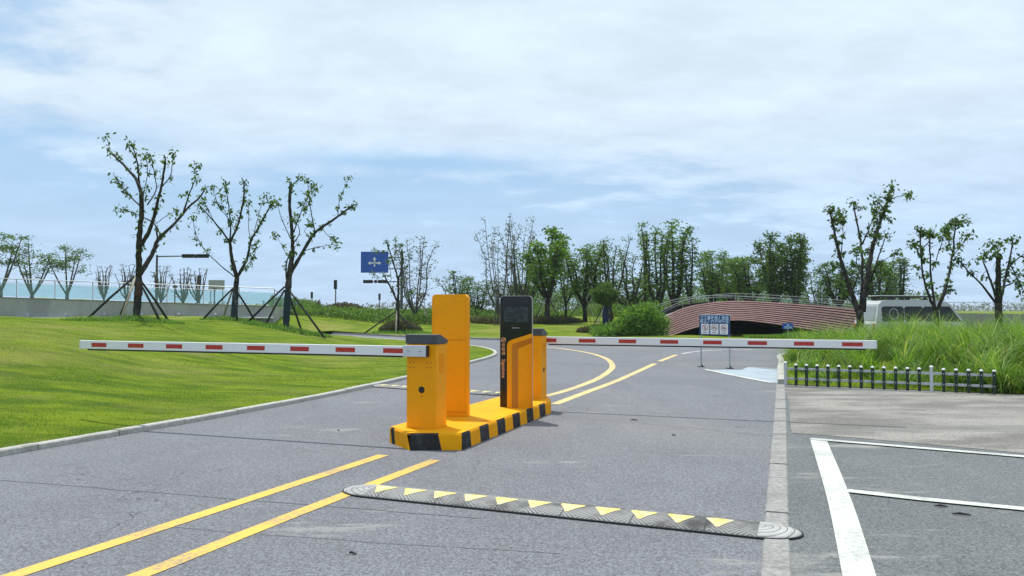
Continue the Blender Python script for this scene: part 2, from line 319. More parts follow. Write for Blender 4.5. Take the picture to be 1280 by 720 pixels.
# ------------------------------------------------------------------ plan of the place
YAW = -R(19.5)                                    # the lane runs 19.5 degrees to the right of the view
DIR = Vector((math.sin(-YAW), math.cos(-YAW))); RGT = Vector((math.cos(-YAW), -math.sin(-YAW)))
kerbL = [(-12.4, -11.5), (-8.9, -2.2), (-6.9, 3.1), (-5.17, 7.75), (-4.1, 10.4), (-2.95, 13.8), (-1.75, 18.6), (-.95, 22.2), (-.56, 24.6), (-.55, 26.6), (-.85, 28.7), (-1.7, 31.4), (-4.2, 35.4), (-8.8, 42.), (-12, 45.2)]
kerbLs = smoothline(kerbL, .35)
farK = [(-11.2, 47.8), (-9.4, 46.2), (-5.1, 41.6), (-2, 39.2), (1.5, 36.6), (6.3, 33.4), (12, 31.6), (22, 28.4), (44, 21.)]
farKs = smoothline(farK, .6)
kerbR = [(5.34, 15.3), (6.4, 18.4), (7.4, 21.2), (7.95, 22.9), (8.55, 24.4), (9.6, 25.6), (11.2, 25.9), (14, 25.2), (22, 22.6), (42, 16.0)]
kerbRs = smoothline(kerbR, .35)
nearE = [(42, 6.0), (22, 9.2), (14, 12.0), (8.6, 13.62), (5.34, 15.3)]
stripR = [(-3.6, -10.2), (-.05, -.2), (1.45, 4.25), (2.2, 6.4), (3.35, 9.65), (5.34, 15.3)]
roadP = [p[:2] for p in kerbLs] + [p[:2] for p in farKs] + [p[:2] for p in reversed(kerbRs)] + list(reversed(stripR))[1:]
isleP = [p[:2] for p in kerbRs] + nearE[:-1]
lotP = stripR + [p for p in reversed(nearE[:-1])] + [(42, -10.2)]
def inside(poly, X, Y):
    X = np.asarray(X, float); Y = np.asarray(Y, float); r = np.zeros(X.shape, bool); n = len(poly)
    for i in range(n):
        x0, y0 = poly[i]; x1, y1 = poly[(i+1) % n]
        if y0 == y1: continue
        c = ((y0 > Y) != (y1 > Y)) & (X < (x1-x0)*(Y-y0)/(y1-y0)+x0); r ^= c
    return r
def nearest(line, X, Y):
    X = np.asarray(X, float); Y = np.asarray(Y, float); bd = np.full(X.shape, 1e9); bx = X.copy(); by = Y.copy()
    for i in range(len(line)-1):
        x0, y0 = line[i][:2]; x1, y1 = line[i+1][:2]; dx, dy = x1-x0, y1-y0; t = np.clip(((X-x0)*dx+(Y-y0)*dy)/(dx*dx+dy*dy+1e-12), 0, 1)
        qx, qy = x0+t*dx, y0+t*dy; d = np.hypot(X-qx, Y-qy); k = d < bd; bd = np.where(k, d, bd); bx = np.where(k, qx, bx); by = np.where(k, qy, by)
    return bd, bx, by
def nss(t): t = np.clip(t, 0, 1); return t*t*(3-2*t)
WALL = [(-60, 42.5), (-34.5, 46.0), (-15.2, 49.0)]           # retaining wall line
def wtop(X): return 1.70 + .034*np.clip(-15.2-np.asarray(X, float), 0, 40)
def xret(Y): return np.interp(Y, [49, 58, 66, 76, 90, 200], [-15.2, -16.1, -17.5, -19.6, -22, -30])
def tz(X, Y, emb=True):
    X = np.asarray(X, float); Y = np.asarray(Y, float)
    dk, _, _ = nearest(kerbLs, X, Y); df, _, _ = nearest(farKs, X, Y); d = np.minimum(dk, df)
    left = 1.03*nss((-X-2)/13.5)*nss(d/7.)*(1-.0*Y); left = np.where(Y > 60, left*np.clip(1-(Y-60)/40, 0, 1), left)
    far = .80*nss((Y-39)/32)*np.where(X > 6, 1-nss((X-6)/6)*(1-nss((Y-52)/15)), 1.)
    z = np.maximum(left, far) + .05
    if emb:
        yw = np.interp(X, [-60, -34.5, -15.2, -8], [42.5, 46., 49., 50.2]); up = (Y >= yw) * (X <= xret(Y)) * (1-nss((Y-yw-35)/25))
        z = np.where(up > 0, z + (np.maximum(wtop(X)-.12, z)-z)*up, z)
    und = .06*np.sin(X*.55+1.3)*np.sin(Y*.43) + .035*np.sin(X*1.3+Y*.9); return z + und*nss(d/2.5)
def tz1(x, y): return float(tz(np.array([x]), np.array([y]))[0])
def iz(X, Y):
    b, _, _ = nearest(list(isleP)+[isleP[0]], X, Y); return .012 + .34*nss(b/3.2)
def flat(name, poly, z, mat, kind='structure'):
    tr = tessellate_polygon([[Vector((p[0], p[1], 0)) for p in poly]]); mb = MB()
    fs_ = []
    for t in tr:
        a, b, c = [poly[i] for i in t]; cr = (b[0]-a[0])*(c[1]-a[1])-(b[1]-a[1])*(c[0]-a[0]); fs_.append(tuple(t) if cr > 0 else tuple(reversed(t)))
    mb.add([(p[0], p[1], z) for p in poly], fs_); return tag(mb.build(name, mat), kind=kind)
flat('ground', [(-4000, -600), (4000, -600), (4000, 7000), (-4000, 7000)], -.35, M['far'])
flat('road', roadP, 0., M['asphalt']); flat('parking_pavement', lotP, .0, M['asphalt_lot'])
# gravelly strip between the parking bay and the grass
gr = [at(979, 484), at(985, 500), at(986, 525), at(988, 541), at(1060, 546), at(1280, 566), (9.6, 6.6), (26, 1.2), (42, -3), (42, 5.9), (22, 9.1), (14, 11.9), (8.6, 13.5)]
flat('gravel_apron', gr, .004, M['gravel'])
def axis(lo, fl, fh, hi, s, g=1.13):
    c = list(np.arange(fl, fh+1e-6, s)); a = []; x = fl; k = s
    while x > lo: k *= g; x -= k; a.append(x)
    b = []; x = c[-1]; k = s
    while x < hi: k *= g; x += k; b.append(x)
    return np.array(list(reversed(a))+c+b)
def sheet(name, xs, ys, keep, lines, zf, mat, snap):
    X, Y = np.meshgrid(xs, ys, indexing='ij'); cx = (X[:-1, :-1]+X[1:, 1:])/2; cy = (Y[:-1, :-1]+Y[1:, 1:])/2; K = keep(cx, cy)
    used = np.zeros(X.shape, bool); used[:-1, :-1] |= K; used[1:, :-1] |= K; used[:-1, 1:] |= K; used[1:, 1:] |= K
    nk = np.zeros(X.shape, bool); I = ~K; nk[:-1, :-1] |= I; nk[1:, :-1] |= I; nk[:-1, 1:] |= I; nk[1:, 1:] |= I
    edge = used & nk; x = X[edge]; y = Y[edge]; bd, bx, by = nearest(lines, x, y); near_ = bd < snap
    X[edge] = np.where(near_, bx, x); Y[edge] = np.where(near_, by, y)
    idx = -np.ones(X.shape, int); idx[used] = np.arange(used.sum()); x = X[used]; y = Y[used]
    v = np.stack([x, y, zf(x, y)], 1); i, j = np.nonzero(K); f = np.stack([idx[i, j], idx[i+1, j], idx[i+1, j+1], idx[i, j+1]], 1)
    return npmesh(name, v, f, mat, smooth=True)
closed = roadP + [roadP[0]]
xs = axis(-3500, -22, 12, 3500, .22); ys = axis(-60, 0, 50, 6000, .22)
def keepL(cx, cy):
    k = ~inside(roadP, cx, cy) & ~inside(lotP, cx, cy) & ~inside(isleP, cx, cy)
    return k & ~((cx > 0) & (cy < 15))
tag(sheet('lawn', xs, ys, keepL, closed, lambda a, b: tz(a, b, False), M['lawn'], .3), kind='structure')
ex = np.linspace(0, 1, 70); et = np.concatenate([[.02, .15], np.linspace(.5, 66, 50)]); EX, ET = np.meshgrid(ex, et, indexing='ij'); EX = -60+EX*(xret(49+ET)+60-.02); EY = np.interp(EX, [-60, -34.5, -15.2, -8], [42.5, 46., 49., 50.2])+.15+ET
ez = tz(EX, EY); ez = np.where(np.abs(ez-tz(EX, EY, False)) < .01, ez-.06, ez); ev = np.stack([EX, EY, ez], 2).reshape(-1, 3); ii = np.arange(69)[:, None]*52+np.arange(51)[None]; ii = ii.ravel()
tag(npmesh('embankment', ev, np.stack([ii, ii+52, ii+53, ii+1], 1), M['lawn'], smooth=True), kind='structure')
xi = np.arange(5, 43, .3); yi = np.arange(5.5, 26.5, .3)
tag(sheet('planted_island', xi, yi, lambda a, b: inside(isleP, a, b), list(isleP)+[isleP[0]], iz, M['lawn'], .4), kind='structure')
# kerbs
def kerb(name, line, wd, z0, z1, stone=1.0, side=0., mat='kerb'):
    mb = MB(); ln = [Vector(p[:2]) for p in line]; acc = 0.; seg = [ln[0]]
    pts = smoothline([tuple(p) for p in line], .12) if len(line) < 12 else line
    pts = [Vector(p[:2]) for p in pts]; cum = [0]
    for i in range(1, len(pts)): cum.append(cum[-1]+(pts[i]-pts[i-1]).length)
    def P(s):
        for i in range(1, len(pts)):
            if cum[i] >= s: t = (s-cum[i-1])/max(1e-9, cum[i]-cum[i-1]); return pts[i-1].lerp(pts[i], t)
        return pts[-1]
    s = 0.; rnd = random.Random(5)
    while s < cum[-1]-.05:
        e = min(s+stone-.012, cum[-1]); n = 4; c = [P(s+(e-s)*k/n) for k in range(n+1)]; l = offset(c, wd/2+side); r = offset(c, -wd/2+side); dz = rnd.uniform(-.004, .004); b = .012
        prof = []
        li = offset(c, wd/2+side-b); ri = offset(c, -wd/2+side+b)
        vv = []
        for k in range(n+1): vv += [(*l[k], z0), (*l[k], z1-b+dz), (*li[k], z1+dz), (*ri[k], z1+dz), (*r[k], z1-b+dz), (*r[k], z0)]
        ff = [(k*6+j, k*6+j+1, k*6+j+7, k*6+j+6) for k in range(n) for j in range(5)] + [tuple(range(5, -1, -1)), tuple(n*6+j for j in range(6))]
        mb.add(vv, ff); s += stone
    return tag(mb.build(name, M[mat]), kind='structure')
kerb('kerb', kerbLs, .12, -.2, .065, 1.0, .04, 'kerb_pale')
kerb('kerb', [p for p in kerbRs[:60]], .16, -.2, .10, .8, -.02, 'kerb_pale')
kerb('kerb', farKs, .15, -.2, .09, 1.0, .05)
kerb('kerb_strip', stripR, .165, -.2, .012, .62)
# a dark gap along the strip's far side: narrow drain of loose grit
# ------------------------------------------------------------------ painted lines
def line_obj(name, pts, wd, mat, z=.004, step=.3):
    mb = MB(); mb.strip(smoothline(pts, step), wd, z); return tag(mb.build(name, M[mat]), kind='structure')
line_obj('road_marking', [at(15-70, 744), at(15, 719), at(250, 643), at(480, 568)], .125, 'yellow_line')
line_obj('road_marking', [at(90, 744), at(172, 719), at(360, 645), at(545, 574)], .125, 'yellow_line')
line_obj('road_marking', [at(x, y) for x, y in ((682, 495), (712, 486.5), (745, 474), (762, 463), (765, 456), (757, 448), (735, 441), (700, 435.5), (672, 433))], .15, 'yellow_line_far')
line_obj('road_marking', [at(x, y) for x, y in ((693, 505), (730, 491), (775, 474), (818, 454.5))], .15, 'yellow_line_far')
line_obj('road_marking', [at(x, y) for x, y in ((824, 451.5), (845, 443.5))], .15, 'yellow_line_far')
line_obj('road_marking', [at(x, y) for x, y in ((852, 442), (872, 439), (900, 437.5), (940, 437))], .14, 'white_worn')
line_obj('parking_line', [at(1020.5, 548), at(1045, 620), at(1070, 719), at(1086, 790)], .175, 'white_line', .008)
line_obj('parking_line', [at(1011, 548.5), at(1100, 556), at(1280, 571), at(1500, 590)], .115, 'white_line', .012)
line_obj('parking_line', [at(1056, 613), at(1150, 623.5), at(1280, 636), at(1450, 654)], .115, 'white_line', .012)
flat('painted_patch', [at(x, y) for x, y in ((883, 462.3), (962, 478), (972, 479), (972.5, 462), (934, 459), (926, 462)) ], .004, M['white_patch'])
line_obj('road_marking', [at(881, 461.8), at(920, 470), at(965, 478.5)], .12, 'white_line', .008)
line_obj('road_marking', [at(934, 459), at(972, 461)], .09, 'white_line', .008)
def crack(px, wd=.018):
    mb = MB(); rnd = random.Random(int(px[0][0])); a = smoothline([at(*p) for p in px], .25); a = [(p[0]+rnd.uniform(-.012, .012), p[1]+rnd.uniform(-.012, .012)) for p in a]
    mb.strip(a, wd, .003); return tag(mb.build('asphalt_joint', M['joint']), kind='structure')
crack([(-30, 596), (180, 613), (420, 632), (600, 646)], .009); crack([(210, 656), (420, 672), (700, 690)], .006); crack([(700, 520), (830, 531), (966, 545)], .008)
# small stones, twigs and clods on the asphalt
def litter():
    mb = MB(); rnd = random.Random(8)
    for px, py, s in [(424, 537, .03), (792, 525, .05), (742, 538, .025), (841, 544, .04), (1172, 632, .07), (1197, 641, .09), (440, 690, .06), (300, 560, .02), (905, 600, .015), (620, 640, .02)]:
        x, y = at(px, py); a = rnd.uniform(0, 3); n = 7; pts = [(x+s*math.cos(a)*t, y+s*math.sin(a)*t*.4, .012) for t in (-.5, 0, .5)]; mb.tube(pts, [.006, .012, .005], 6)
    return mb
for i, (px, py, s, lb) in enumerate([(792, 525, .10, 'flat dark clod of dirt lying on the asphalt right of the island'), (841, 544, .045, 'small dark chip on the asphalt left of the kerb strip'), (1172, 632, .09, 'dark twig beside the inner parking line'), (1197, 642, .12, 'longer dark twig below the inner parking line'), (443, 690, .05, 'short black stick on the asphalt below the speed bump'), (424, 538, .03, 'tiny dark pebble on the asphalt left of the gate')]):
    x, y = at(px, py); mb = MB(); mb.tube([(-s/2, 0, .008), (-s*.1, .006, .012), (s/2, -.01, .007)], [.004, .009, .004], 7)
    tag(mb.build('twig' if 'twig' in lb or 'stick' in lb else 'dirt_clod', M['black_plastic'], loc=(x, y, .002), rz=R(-12)), lb, 'litter')

# ------------------------------------------------------------------ island with gates, kiosk
IH = .18
ip = [(-1.36, 8.58), (-1.08, 8.12), (-.53, 8.12), (.56, 11.05), (.56, 11.35), (.25, 11.78), (-.08, 11.78), (-.26, 11.40)]
isl = tag(empty('traffic_island', (ip[2][0], ip[2][1], 0)), 'raised yellow island with black striped sides, carrying the gates and the kiosk', 'traffic island')
ox, oy = ip[2]
lp = [(x-ox, y-oy) for x, y in ip]
def inset(poly, d):
    n = len(poly); r = []; area = sum(poly[i][0]*poly[(i+1) % n][1]-poly[(i+1) % n][0]*poly[i][1] for i in range(n)); sg = 1 if area > 0 else -1
    for i in range(n):
        a, b, c = Vector(poly[i-1]), Vector(poly[i]), Vector(poly[(i+1) % n]); e1 = (b-a).normalized(); e2 = (c-b).normalized()
        n1 = Vector((-e1.y, e1.x))*sg; n2 = Vector((-e2.y, e2.x))*sg; k = (n1+n2); k = k/ max(.3, k.dot(n1)); r.append((b.x+k.x*d, b.y+k.y*d))
    return r
li_ = inset(lp, .012)
mb = MB(); top_ = [(x, y) for x, y in li_]
mb.prism(top_, lambda a, b: (a, b, IH-.02), lambda a, b: (a, b, IH)); m = Mt('yellow_island_paint', .7, .15); k = m.n(9, 8, .75)
k2 = m.n(1.5, 5); tm_ = m.n(3.2, 9, .75, m.mp((1, .35, 1), rot=(0, 0, R(25)))); m.color(m.mix(mth('MAXIMUM', m.mr(k, .54, .72, 0, .5), m.mr(tm_, .60, .68, 0, .45), tree=m.t), m.mix(m.mr(k2, .35, .7), (.90, .40, .004), (.82, .33, .003)), (.45, .24, .03))); m.bump(k, .25, .004); M['island_yellow'] = m.m
mb.build('top_slab', M['island_yellow'], isl)
mb = MB(); n = len(lp); segs = [[('y', 0, .12), ('k', .12, .3), ('y', .3, 1.)], [('y', 0, .02), ('k', .02, .62), ('y', .62, 1.)], None, [('k', 0, 1)], [('y', 0, .5), ('k', .5, 1)], [('y', 0, 1)], [('k', 0, .5), ('y', .5, 1)], None]
def sidequad(a, b, t0, t1, tl, mi):
    a = Vector(a); b = Vector(b); ai = Vector(li_[lp.index(tuple(a)) if tuple(a) in lp else 0]) if False else a
    p = lambda t, z, ins: (*(a.lerp(b, max(0, min(1, t))) ), z)
    e = (b-a).normalized(); nn_ = Vector((-e.y, e.x)); 
    L_ = (b-a).length; sl = tl/L_
    s0 = sl if t0 > 1e-6 else 0; s1 = sl if t1 < 1-1e-6 else 0
    q = [a.lerp(b, t0), a.lerp(b, t1), a.lerp(b, t1-s1), a.lerp(b, t0-s0)]
    w_ = nn_*.012
    mb.add([(q[0].x, q[0].y, 0), (q[1].x, q[1].y, 0), (q[2].x, q[2].y, IH-.022), (q[3].x, q[3].y, IH-.022), (q[2].x+w_.x, q[2].y+w_.y, IH-.002), (q[3].x+w_.x, q[3].y+w_.y, IH-.002)], [(0, 1, 2, 3), (3, 2, 4, 5)], mi)
for i in range(n):
    a, b = lp[i], lp[(i+1) % n]; sg = segs[i]; Ln = math.dist(a, b)
    if sg is None:
        sg = []; s = 0.; c = 'k' if i == 2 else 'y'; per = .262
        while s < Ln-1e-3: e = min(Ln, s+per); e = Ln if Ln-e < .05 else e; sg.append((c, s/Ln, e/Ln)); c = 'y' if c == 'k' else 'k'; s = e
    for c, t0, t1 in sg: sidequad(a, b, t0, t1, .035, 0 if c == 'y' else 1)
mb.build('striped_side', [M['island_yellow'], M['black_paint']], isl)

def gate(loc, name_label, sgn, L_, s0, per, tip_label, front=True, lidh=.0):
    """cabinet centred on loc, arm along sgn*local x; arm on the front face (front) or the rear one"""
    g = tag(empty('barrier_gate', (loc[0], loc[1], IH+.001), YAW), name_label, 'barrier gate', 'barrier gates on the island')
    W_, D_, H_ = .36, .27, .92
    mb = MB(); mb.box(-W_/2, W_/2, -D_/2, D_/2, .006, H_); body = mb.build('cabinet', M['yellow'], g, bevel=.007)
    mb = MB(); mb.box(-W_/2-.006, W_/2+.006, -D_/2-.006, D_/2+.006, 0, .012); mb.build('base_flange', M['yellow'], g, bevel=.003)
    mb = MB(); y0, y1 = -D_/2-.012, D_/2+.012
    mb.prism([(y0, H_+.001), (y1, H_+.001), (y1, H_+.04), (y0+.1, H_+.105), (y0, H_+.105)], lambda a, b: (-W_/2-.012, a, b), lambda a, b: (W_/2+.012, a, b)); mb.build('lid', M['grey_lid'], g, bevel=.008)
    mb = MB()
    for k in range(9): z = .60+k*.024; mb.prism([(0, z), (.004, z+.003), (.009, z+.014), (0, z+.016)], lambda a, b: (W_/2+a, -.055, b), lambda a, b: (W_/2+a, .065, b))
    mb.build('louvre_vent', M['yellow'], g)
    fy = -D_/2
    mb = MB(); mb.tube([(.005, fy+.003, .42), (.005, fy-.006, .42)], .036, 20); kh = mb.build('lock_cover', M['black_plastic'], g); kh.scale = (1, 1, 1)
    mb = MB(); mb.tube([(.005, fy+.003, .345), (.005, fy-.003, .345)], .006, 8); mb.build('lock_screw', M['black_plastic'], g)
    for cxn in (-.115, .095):
        for dx in (-.022, .022):
            for dz in (-.027, .027): mb = MB(); mb.tube([(cxn+dx, fy+.002, .69+dz), (cxn+dx, fy-.004, .69+dz)], .0055, 8); mb.build('bolt', M['black_plastic'], g)
    if not front: mb = MB(); mb.tube([(W_/2-.002, -.01, .42), (W_/2+.006, -.01, .42)], .028, 16); mb.build('side_lock', M['black_plastic'], g)
    az = H_-.075; ya = (fy-.045) if front else (D_/2+.045)
    th, hh = .045, .108; x0 = (.09 if sgn < 0 else -.10)
    def X(s): return x0+sgn*s
    def bx(mb, a, b, y0, y1, z0, z1, mi=0): mb.box(min(a, b), max(a, b), y0, y1, z0, z1, mi)
    arm = MB(); bx(arm, X(.26 if front else .14), X(L_), ya-th/2, ya+th/2, az-hh/2, az+hh/2); ao = arm.build('arm', M['white_arm'], g, bevel=.006)
    mb = MB(); bx(mb, X(0), X(.28 if front else .16), ya-th/2-.006, ya+th/2+.006, az-hh/2-.007, az+hh/2+.007); sl = mb.build('arm_sleeve', M['alu'], g, bevel=.004)
    for q in ((.07, .21) if front else (.05, .12)):
        mb = MB(); mb.tube([(X(q), ya-th/2-.004, az), (X(q), ya-th/2-.014, az)], .010, 6); mb.build('bolt', M['steel'], sl)
    mb = MB(); bx(mb, X(-.012), X(.0), ya-th/2-.006, ya+th/2+.006, az-hh/2-.007, az+hh/2+.007); mb.build('end_cap', M['black_plastic'], sl, bevel=.003)
    mb = MB(); bx(mb, X(.30), X(L_-.12), ya-th*.32, ya+th*.32, az-hh/2-.018, az-hh/2+.001); mb.build('rubber_edge', M['black_plastic'], ao)
    mb = MB(); bx(mb, X(L_-.0), X(L_+.012), ya-th/2-.002, ya+th/2+.002, az-hh/2-.002, az+hh/2+.002); mb.build('arm_tip', M['white'], ao)
    hy = sorted((fy, ya)) if front else sorted((D_/2, ya)); mb = MB(); mb.tube([(X(.1), hy[0]-.002, az), (X(.1), hy[1]+.002, az)], .03, 14); mb.build('pivot', M['steel'], g)
    for k in range(8):
        s = s0+per*k; mb = MB(); bx(mb, X(s-.125), X(s+.125), ya-th/2-.0025, ya-th/2+.001, az-.026, az+.026); mb.build('red_stripe', M['red'], ao)
    return g
gate((-.949, 8.568), 'near yellow barrier gate with its red striped arm out to the left over the lawn', -1, 4.97, .40, .607, '')
gate((.30, 11.37), 'far yellow barrier gate half behind the black kiosk, arm out to the right', 1, 4.73, .30, .593, '', False)

def roundrect(w_, h_, r, n=6):
    o = []
    for cx, cz, a0 in ((w_/2-r, h_-r, 0), (-w_/2+r, h_-r, 90)):
        for k in range(n+1): a = R(a0+90*k/n); o.append((cx+r*math.cos(a), cz+r*math.sin(a)))
    o += [(-w_/2, 0), (w_/2, 0)]; return o
def text(s, size, mat, parent, loc, rot, name, ext=.001, sx=1., align='CENTER', bold=0.):
    cu = bpy.data.curves.new(name, 'FONT'); cu.body = s; cu.size = size; cu.extrude = ext; cu.align_x = align; cu.align_y = 'CENTER'; cu.offset = bold
    t = bpy.data.objects.new(name, cu); col.objects.link(t); bpy.context.view_layer.update(); dg = bpy.context.evaluated_depsgraph_get()
    me = bpy.data.meshes.new_from_object(t.evaluated_get(dg)); bpy.data.objects.remove(t); me.name = name
    me.materials.clear(); me.materials.append(mat); o = bpy.data.objects.new(name, me); col.objects.link(o); o.parent = parent; o.location = loc; o.rotation_euler = rot; o.scale = (sx, 1, 1); return o
KH = 1.485
def kiosk_shell(root, W_, D_):
    rr = roundrect(W_, KH, .05); mb = MB(); mb.prism(rr, lambda a, b: (a, -D_/2+.02, b), lambda a, b: (a, D_/2, b)); return mb.build('housing', M['yellow'], root, bevel=.006)
# kiosk seen from behind (tall yellow back)
c = Vector((-.564, 9.30)) - RGT*.225 + DIR*.07
kb = tag(empty('parking_kiosk', (c.x, c.y, IH+.001), YAW), 'tall plain yellow back of a parking kiosk, right behind the near gate', 'kiosk', 'parking kiosks on the island'); kb.rotation_euler.z = -R(11)
kiosk_shell(kb, .45, .14)
rr = roundrect(.405, KH-.04, .035)
mb = MB(); mb.box(-.20, .20, -.062, -.044, .93, KH-.045); mb.build('upper_door', M['yellow'], kb, bevel=.012)
mb = MB(); mb.box(-.20, .20, -.062, -.044, .055, .923); mb.build('lower_door', M['yellow'], kb, bevel=.012)
mb = MB(); mb.box(-.215, .215, -.060, .06, -.0, .05); mb.build('plinth', M['yellow'], kb, bevel=.003)
mb = MB(); mb.prism(roundrect(.44, KH-.01, .05), lambda a, b: (a, .072, b+.003), lambda a, b: (a, .090, b+.003)); mb.build('front_panel', M['black_gloss'], kb, bevel=.004)
# kiosk facing the camera
c = Vector((.235, 10.2)) - RGT*.215 + DIR*.08
kf = tag(empty('parking_kiosk', (c.x, c.y, IH+.001), YAW), 'black fronted parking kiosk with screen and sloping yellow lower housing', 'kiosk', 'parking kiosks on the island'); kf.rotation_euler.z = -R(5)
KW = .435
rr = roundrect(KW, KH, .05); mb = MB(); mb.prism(rr, lambda a, b: (a, -.045, b), lambda a, b: (a, .09, b)); mb.build('housing', paint('grey_metal_edge', (.42, .40, .36), .4), kf, bevel=.005)
mb = MB(); mb.prism(roundrect(KW-.012, KH-.008, .046), lambda a, b: (a, -.062, b+.002), lambda a, b: (a, -.0455, b+.002)); fp = mb.build('front_panel', M['black_gloss'], kf, bevel=.004)
mb = MB(); mb.box(-.165, .165, -.0645, -.060, 1.13, 1.335); mb.build('screen', M['screen'], kf)
mb = MB(); mb.tube([(.135, -.063, 1.41), (.135, -.066, 1.41)], .017, 18); mb.build('camera_lens', paint('lens_violet', (.05, .04, .06), .2), kf)
for k in range(4): mb = MB(); mb.tube([(-.045+k*.026, -.0622, 1.055), (-.045+k*.026, -.064, 1.055)], .007, 8); mb.build('button', M['alu'], kf)
# yellow console: frame with a recessed face, open to the right and bottom
x0, x1 = -.112, KW/2+.003; y_out, y_in = -.150, -.118
outl = [(x0, 0.0), (x0, .83), (x0+.012, .868), (x0+.045, .893), (x1, .985)]
mb = MB(); poly = [(x0, 0), (x1, 0), (x1, .985), (x0+.045, .893), (x0+.012, .868), (x0, .83)]
mid_ = [(x0+.062, 0), (x1, 0), (x1, .930), (x0+.095, .852), (x0+.07, .838), (x0+.062, .80)]
inn = [(x0+.145, 0), (x1, 0), (x1, .860), (x0+.17, .792), (x0+.152, .782), (x0+.145, .755)]
n = 6
P3 = [(a, -.06, b) for a, b in poly] + [(a, y_out, b) for a, b in poly] + [(a, y_out, b) for a, b in mid_] + [(a, y_in, b) for a, b in inn] 
ff = [(i, (i+1) % n, n+(i+1) % n, n+i) for i in range(n)]
ff += [(n+i, n+(i+1) % n, 2*n+(i+1) % n, 2*n+i) for i in (2, 3, 4, 5)] + [(n+2, n+1, 2*n+1, 2*n+2)][:0]
mi_ = len(ff)
mb.add(P3, ff)
mb.add(P3, [(2*n+i, 2*n+(i+1) % n, 3*n+(i+1) % n, 3*n+i) for i in (2, 3, 4, 5)], 1)
mb.add(P3, [(3*n+0, 3*n+1, 3*n+2, 3*n+3, 3*n+4, 3*n+5)], 0)
mb.build('console', [M['yellow'], M['yellow_shade']], kf)
# emblem ring with a bent slash, three characters and the maker's word down the black strip
lx = (-KW/2+x0)/2-.004; fy = -.0635
mb = MB()
for k in range(28):
    a0, a1 = 2*math.pi*k/28, 2*math.pi*(k+1)/28
    mb.add([(lx+r_*math.cos(a)*1.05, fy-.001, .895+r_*math.sin(a)) for a in (a0, a1) for r_ in (.024, .032)], [(0, 1, 3, 2)])
mb.prism([(-.026, -.016), (-.012, -.018), (.026, .012), (.026, .02), (.010, .018)], lambda a, b: (lx+a, fy-.002, .895+b), lambda a, b: (lx+a, fy-.0005, .895+b)); mb.build('emblem', M['amber'], kf)
for k, ch in enumerate('信路通'): text(ch, .050, M['amber'], kf, (lx, fy-.001, .825-k*.056), (R(90), 0, 0), 'lettering', bold=.0006)
text('Signalone', .066, M['amber'], kf, (lx, fy-.001, .512), (R(90), R(90), 0), 'lettering', bold=.001)

# ------------------------------------------------------------------ speed bumps
def bump(pa, pb, lab, pale=0.):
    a = Vector(pa); b = Vector(pb); c = (a+b)/2; L_ = (b-a).length; rz = math.atan2(b.y-a.y, b.x-a.x)
    g = tag(empty('speed_bump', (c.x, c.y, 0), rz), lab, 'speed bump', 'rubber speed bumps across the lanes')
    hw, hh, cap = .185, .036, .27; core = L_-2*cap; n = 12
    prof = [(hw*math.cos(math.pi*k/n), hh*math.sin(math.pi*k/n)**.8+.004) for k in range(n+1)]
    mb = MB(); X = [-core/2+core*i/60 for i in range(61)]; rnd = random.Random(3); zoff = [.0]*61
    mb.v += [(x, -y, z) for x in X for y, z in prof]
    for i in range(60):
        for k in range(n): mb.f.append((i*(n+1)+k, (i+1)*(n+1)+k, (i+1)*(n+1)+k+1, i*(n+1)+k+1)[::-1]); mb.m.append(0)
    mb.build('rubber_body', M['bump'], g, smooth=True)
    for sg in (-1, 1):
        mb = MB(); k1 = 12; rows = []
        for i in range(k1+1):
            th = math.pi/2*i/k1; s = math.cos(th)
            rows.append([(sg*(math.sin(th)*cap), -y*s, .004+(z-.004)*(s**.8 if s > 0 else 0)) for y, z in prof])
        mb.v += [p for r_ in rows for p in r_]
        for i in range(k1):
            for k in range(n): q = (i*(n+1)+k, (i+1)*(n+1)+k, (i+1)*(n+1)+k+1, i*(n+1)+k+1); mb.f.append(q[::-1] if sg > 0 else q); mb.m.append(0)
        mb.build('end_cap', M['bump_cap'], g, loc=(sg*core/2, 0, 0), smooth=True)
    # thin black rubber lip under the whole piece
    mb = MB(); o = [(sx*(core/2)+math.cos(t)*(cap+.008), math.sin(t)*(hw+.01)) for sx, rng in ((1, range(-8, 9)), (-1, range(8, 25))) for t in [math.pi/2*k/8 for k in rng]]
    mb.prism(o, lambda a, b: (a, b, .0), lambda a, b: (a, b, .013)); mb.build('rubber_lip', M['black_plastic'], g)
    k = 0; x = -core/2+.09
    while x < core/2-.05:
        mb = MB(); hwid = .105; nn_ = 6; rows = []
        for i in range(nn_+1):
            t = i/nn_; yy = .075-.195*t; wd = hwid*(1.04-t*.95)*(1 if i else .8); ang = math.acos(max(-1, min(1, yy/hw))); z = hh*math.sin(ang)**.8+.0065
            rows += [(x-wd, yy, z), (x+wd, yy, z)]
        mb.add(rows, [(2*i+1, 2*i, 2*i+2, 2*i+3) for i in range(nn_)]); mb.build('reflector_patch', M['bump_yellow'], g); x += .262; k += 1
    return g
bump(at(434, 610), at(1000, 667), 'long worn rubber speed bump with yellow triangles in front of the island')
bump(at(464, 482), at(682, 497), 'dusty rubber speed bump beyond the gates, partly behind the island')

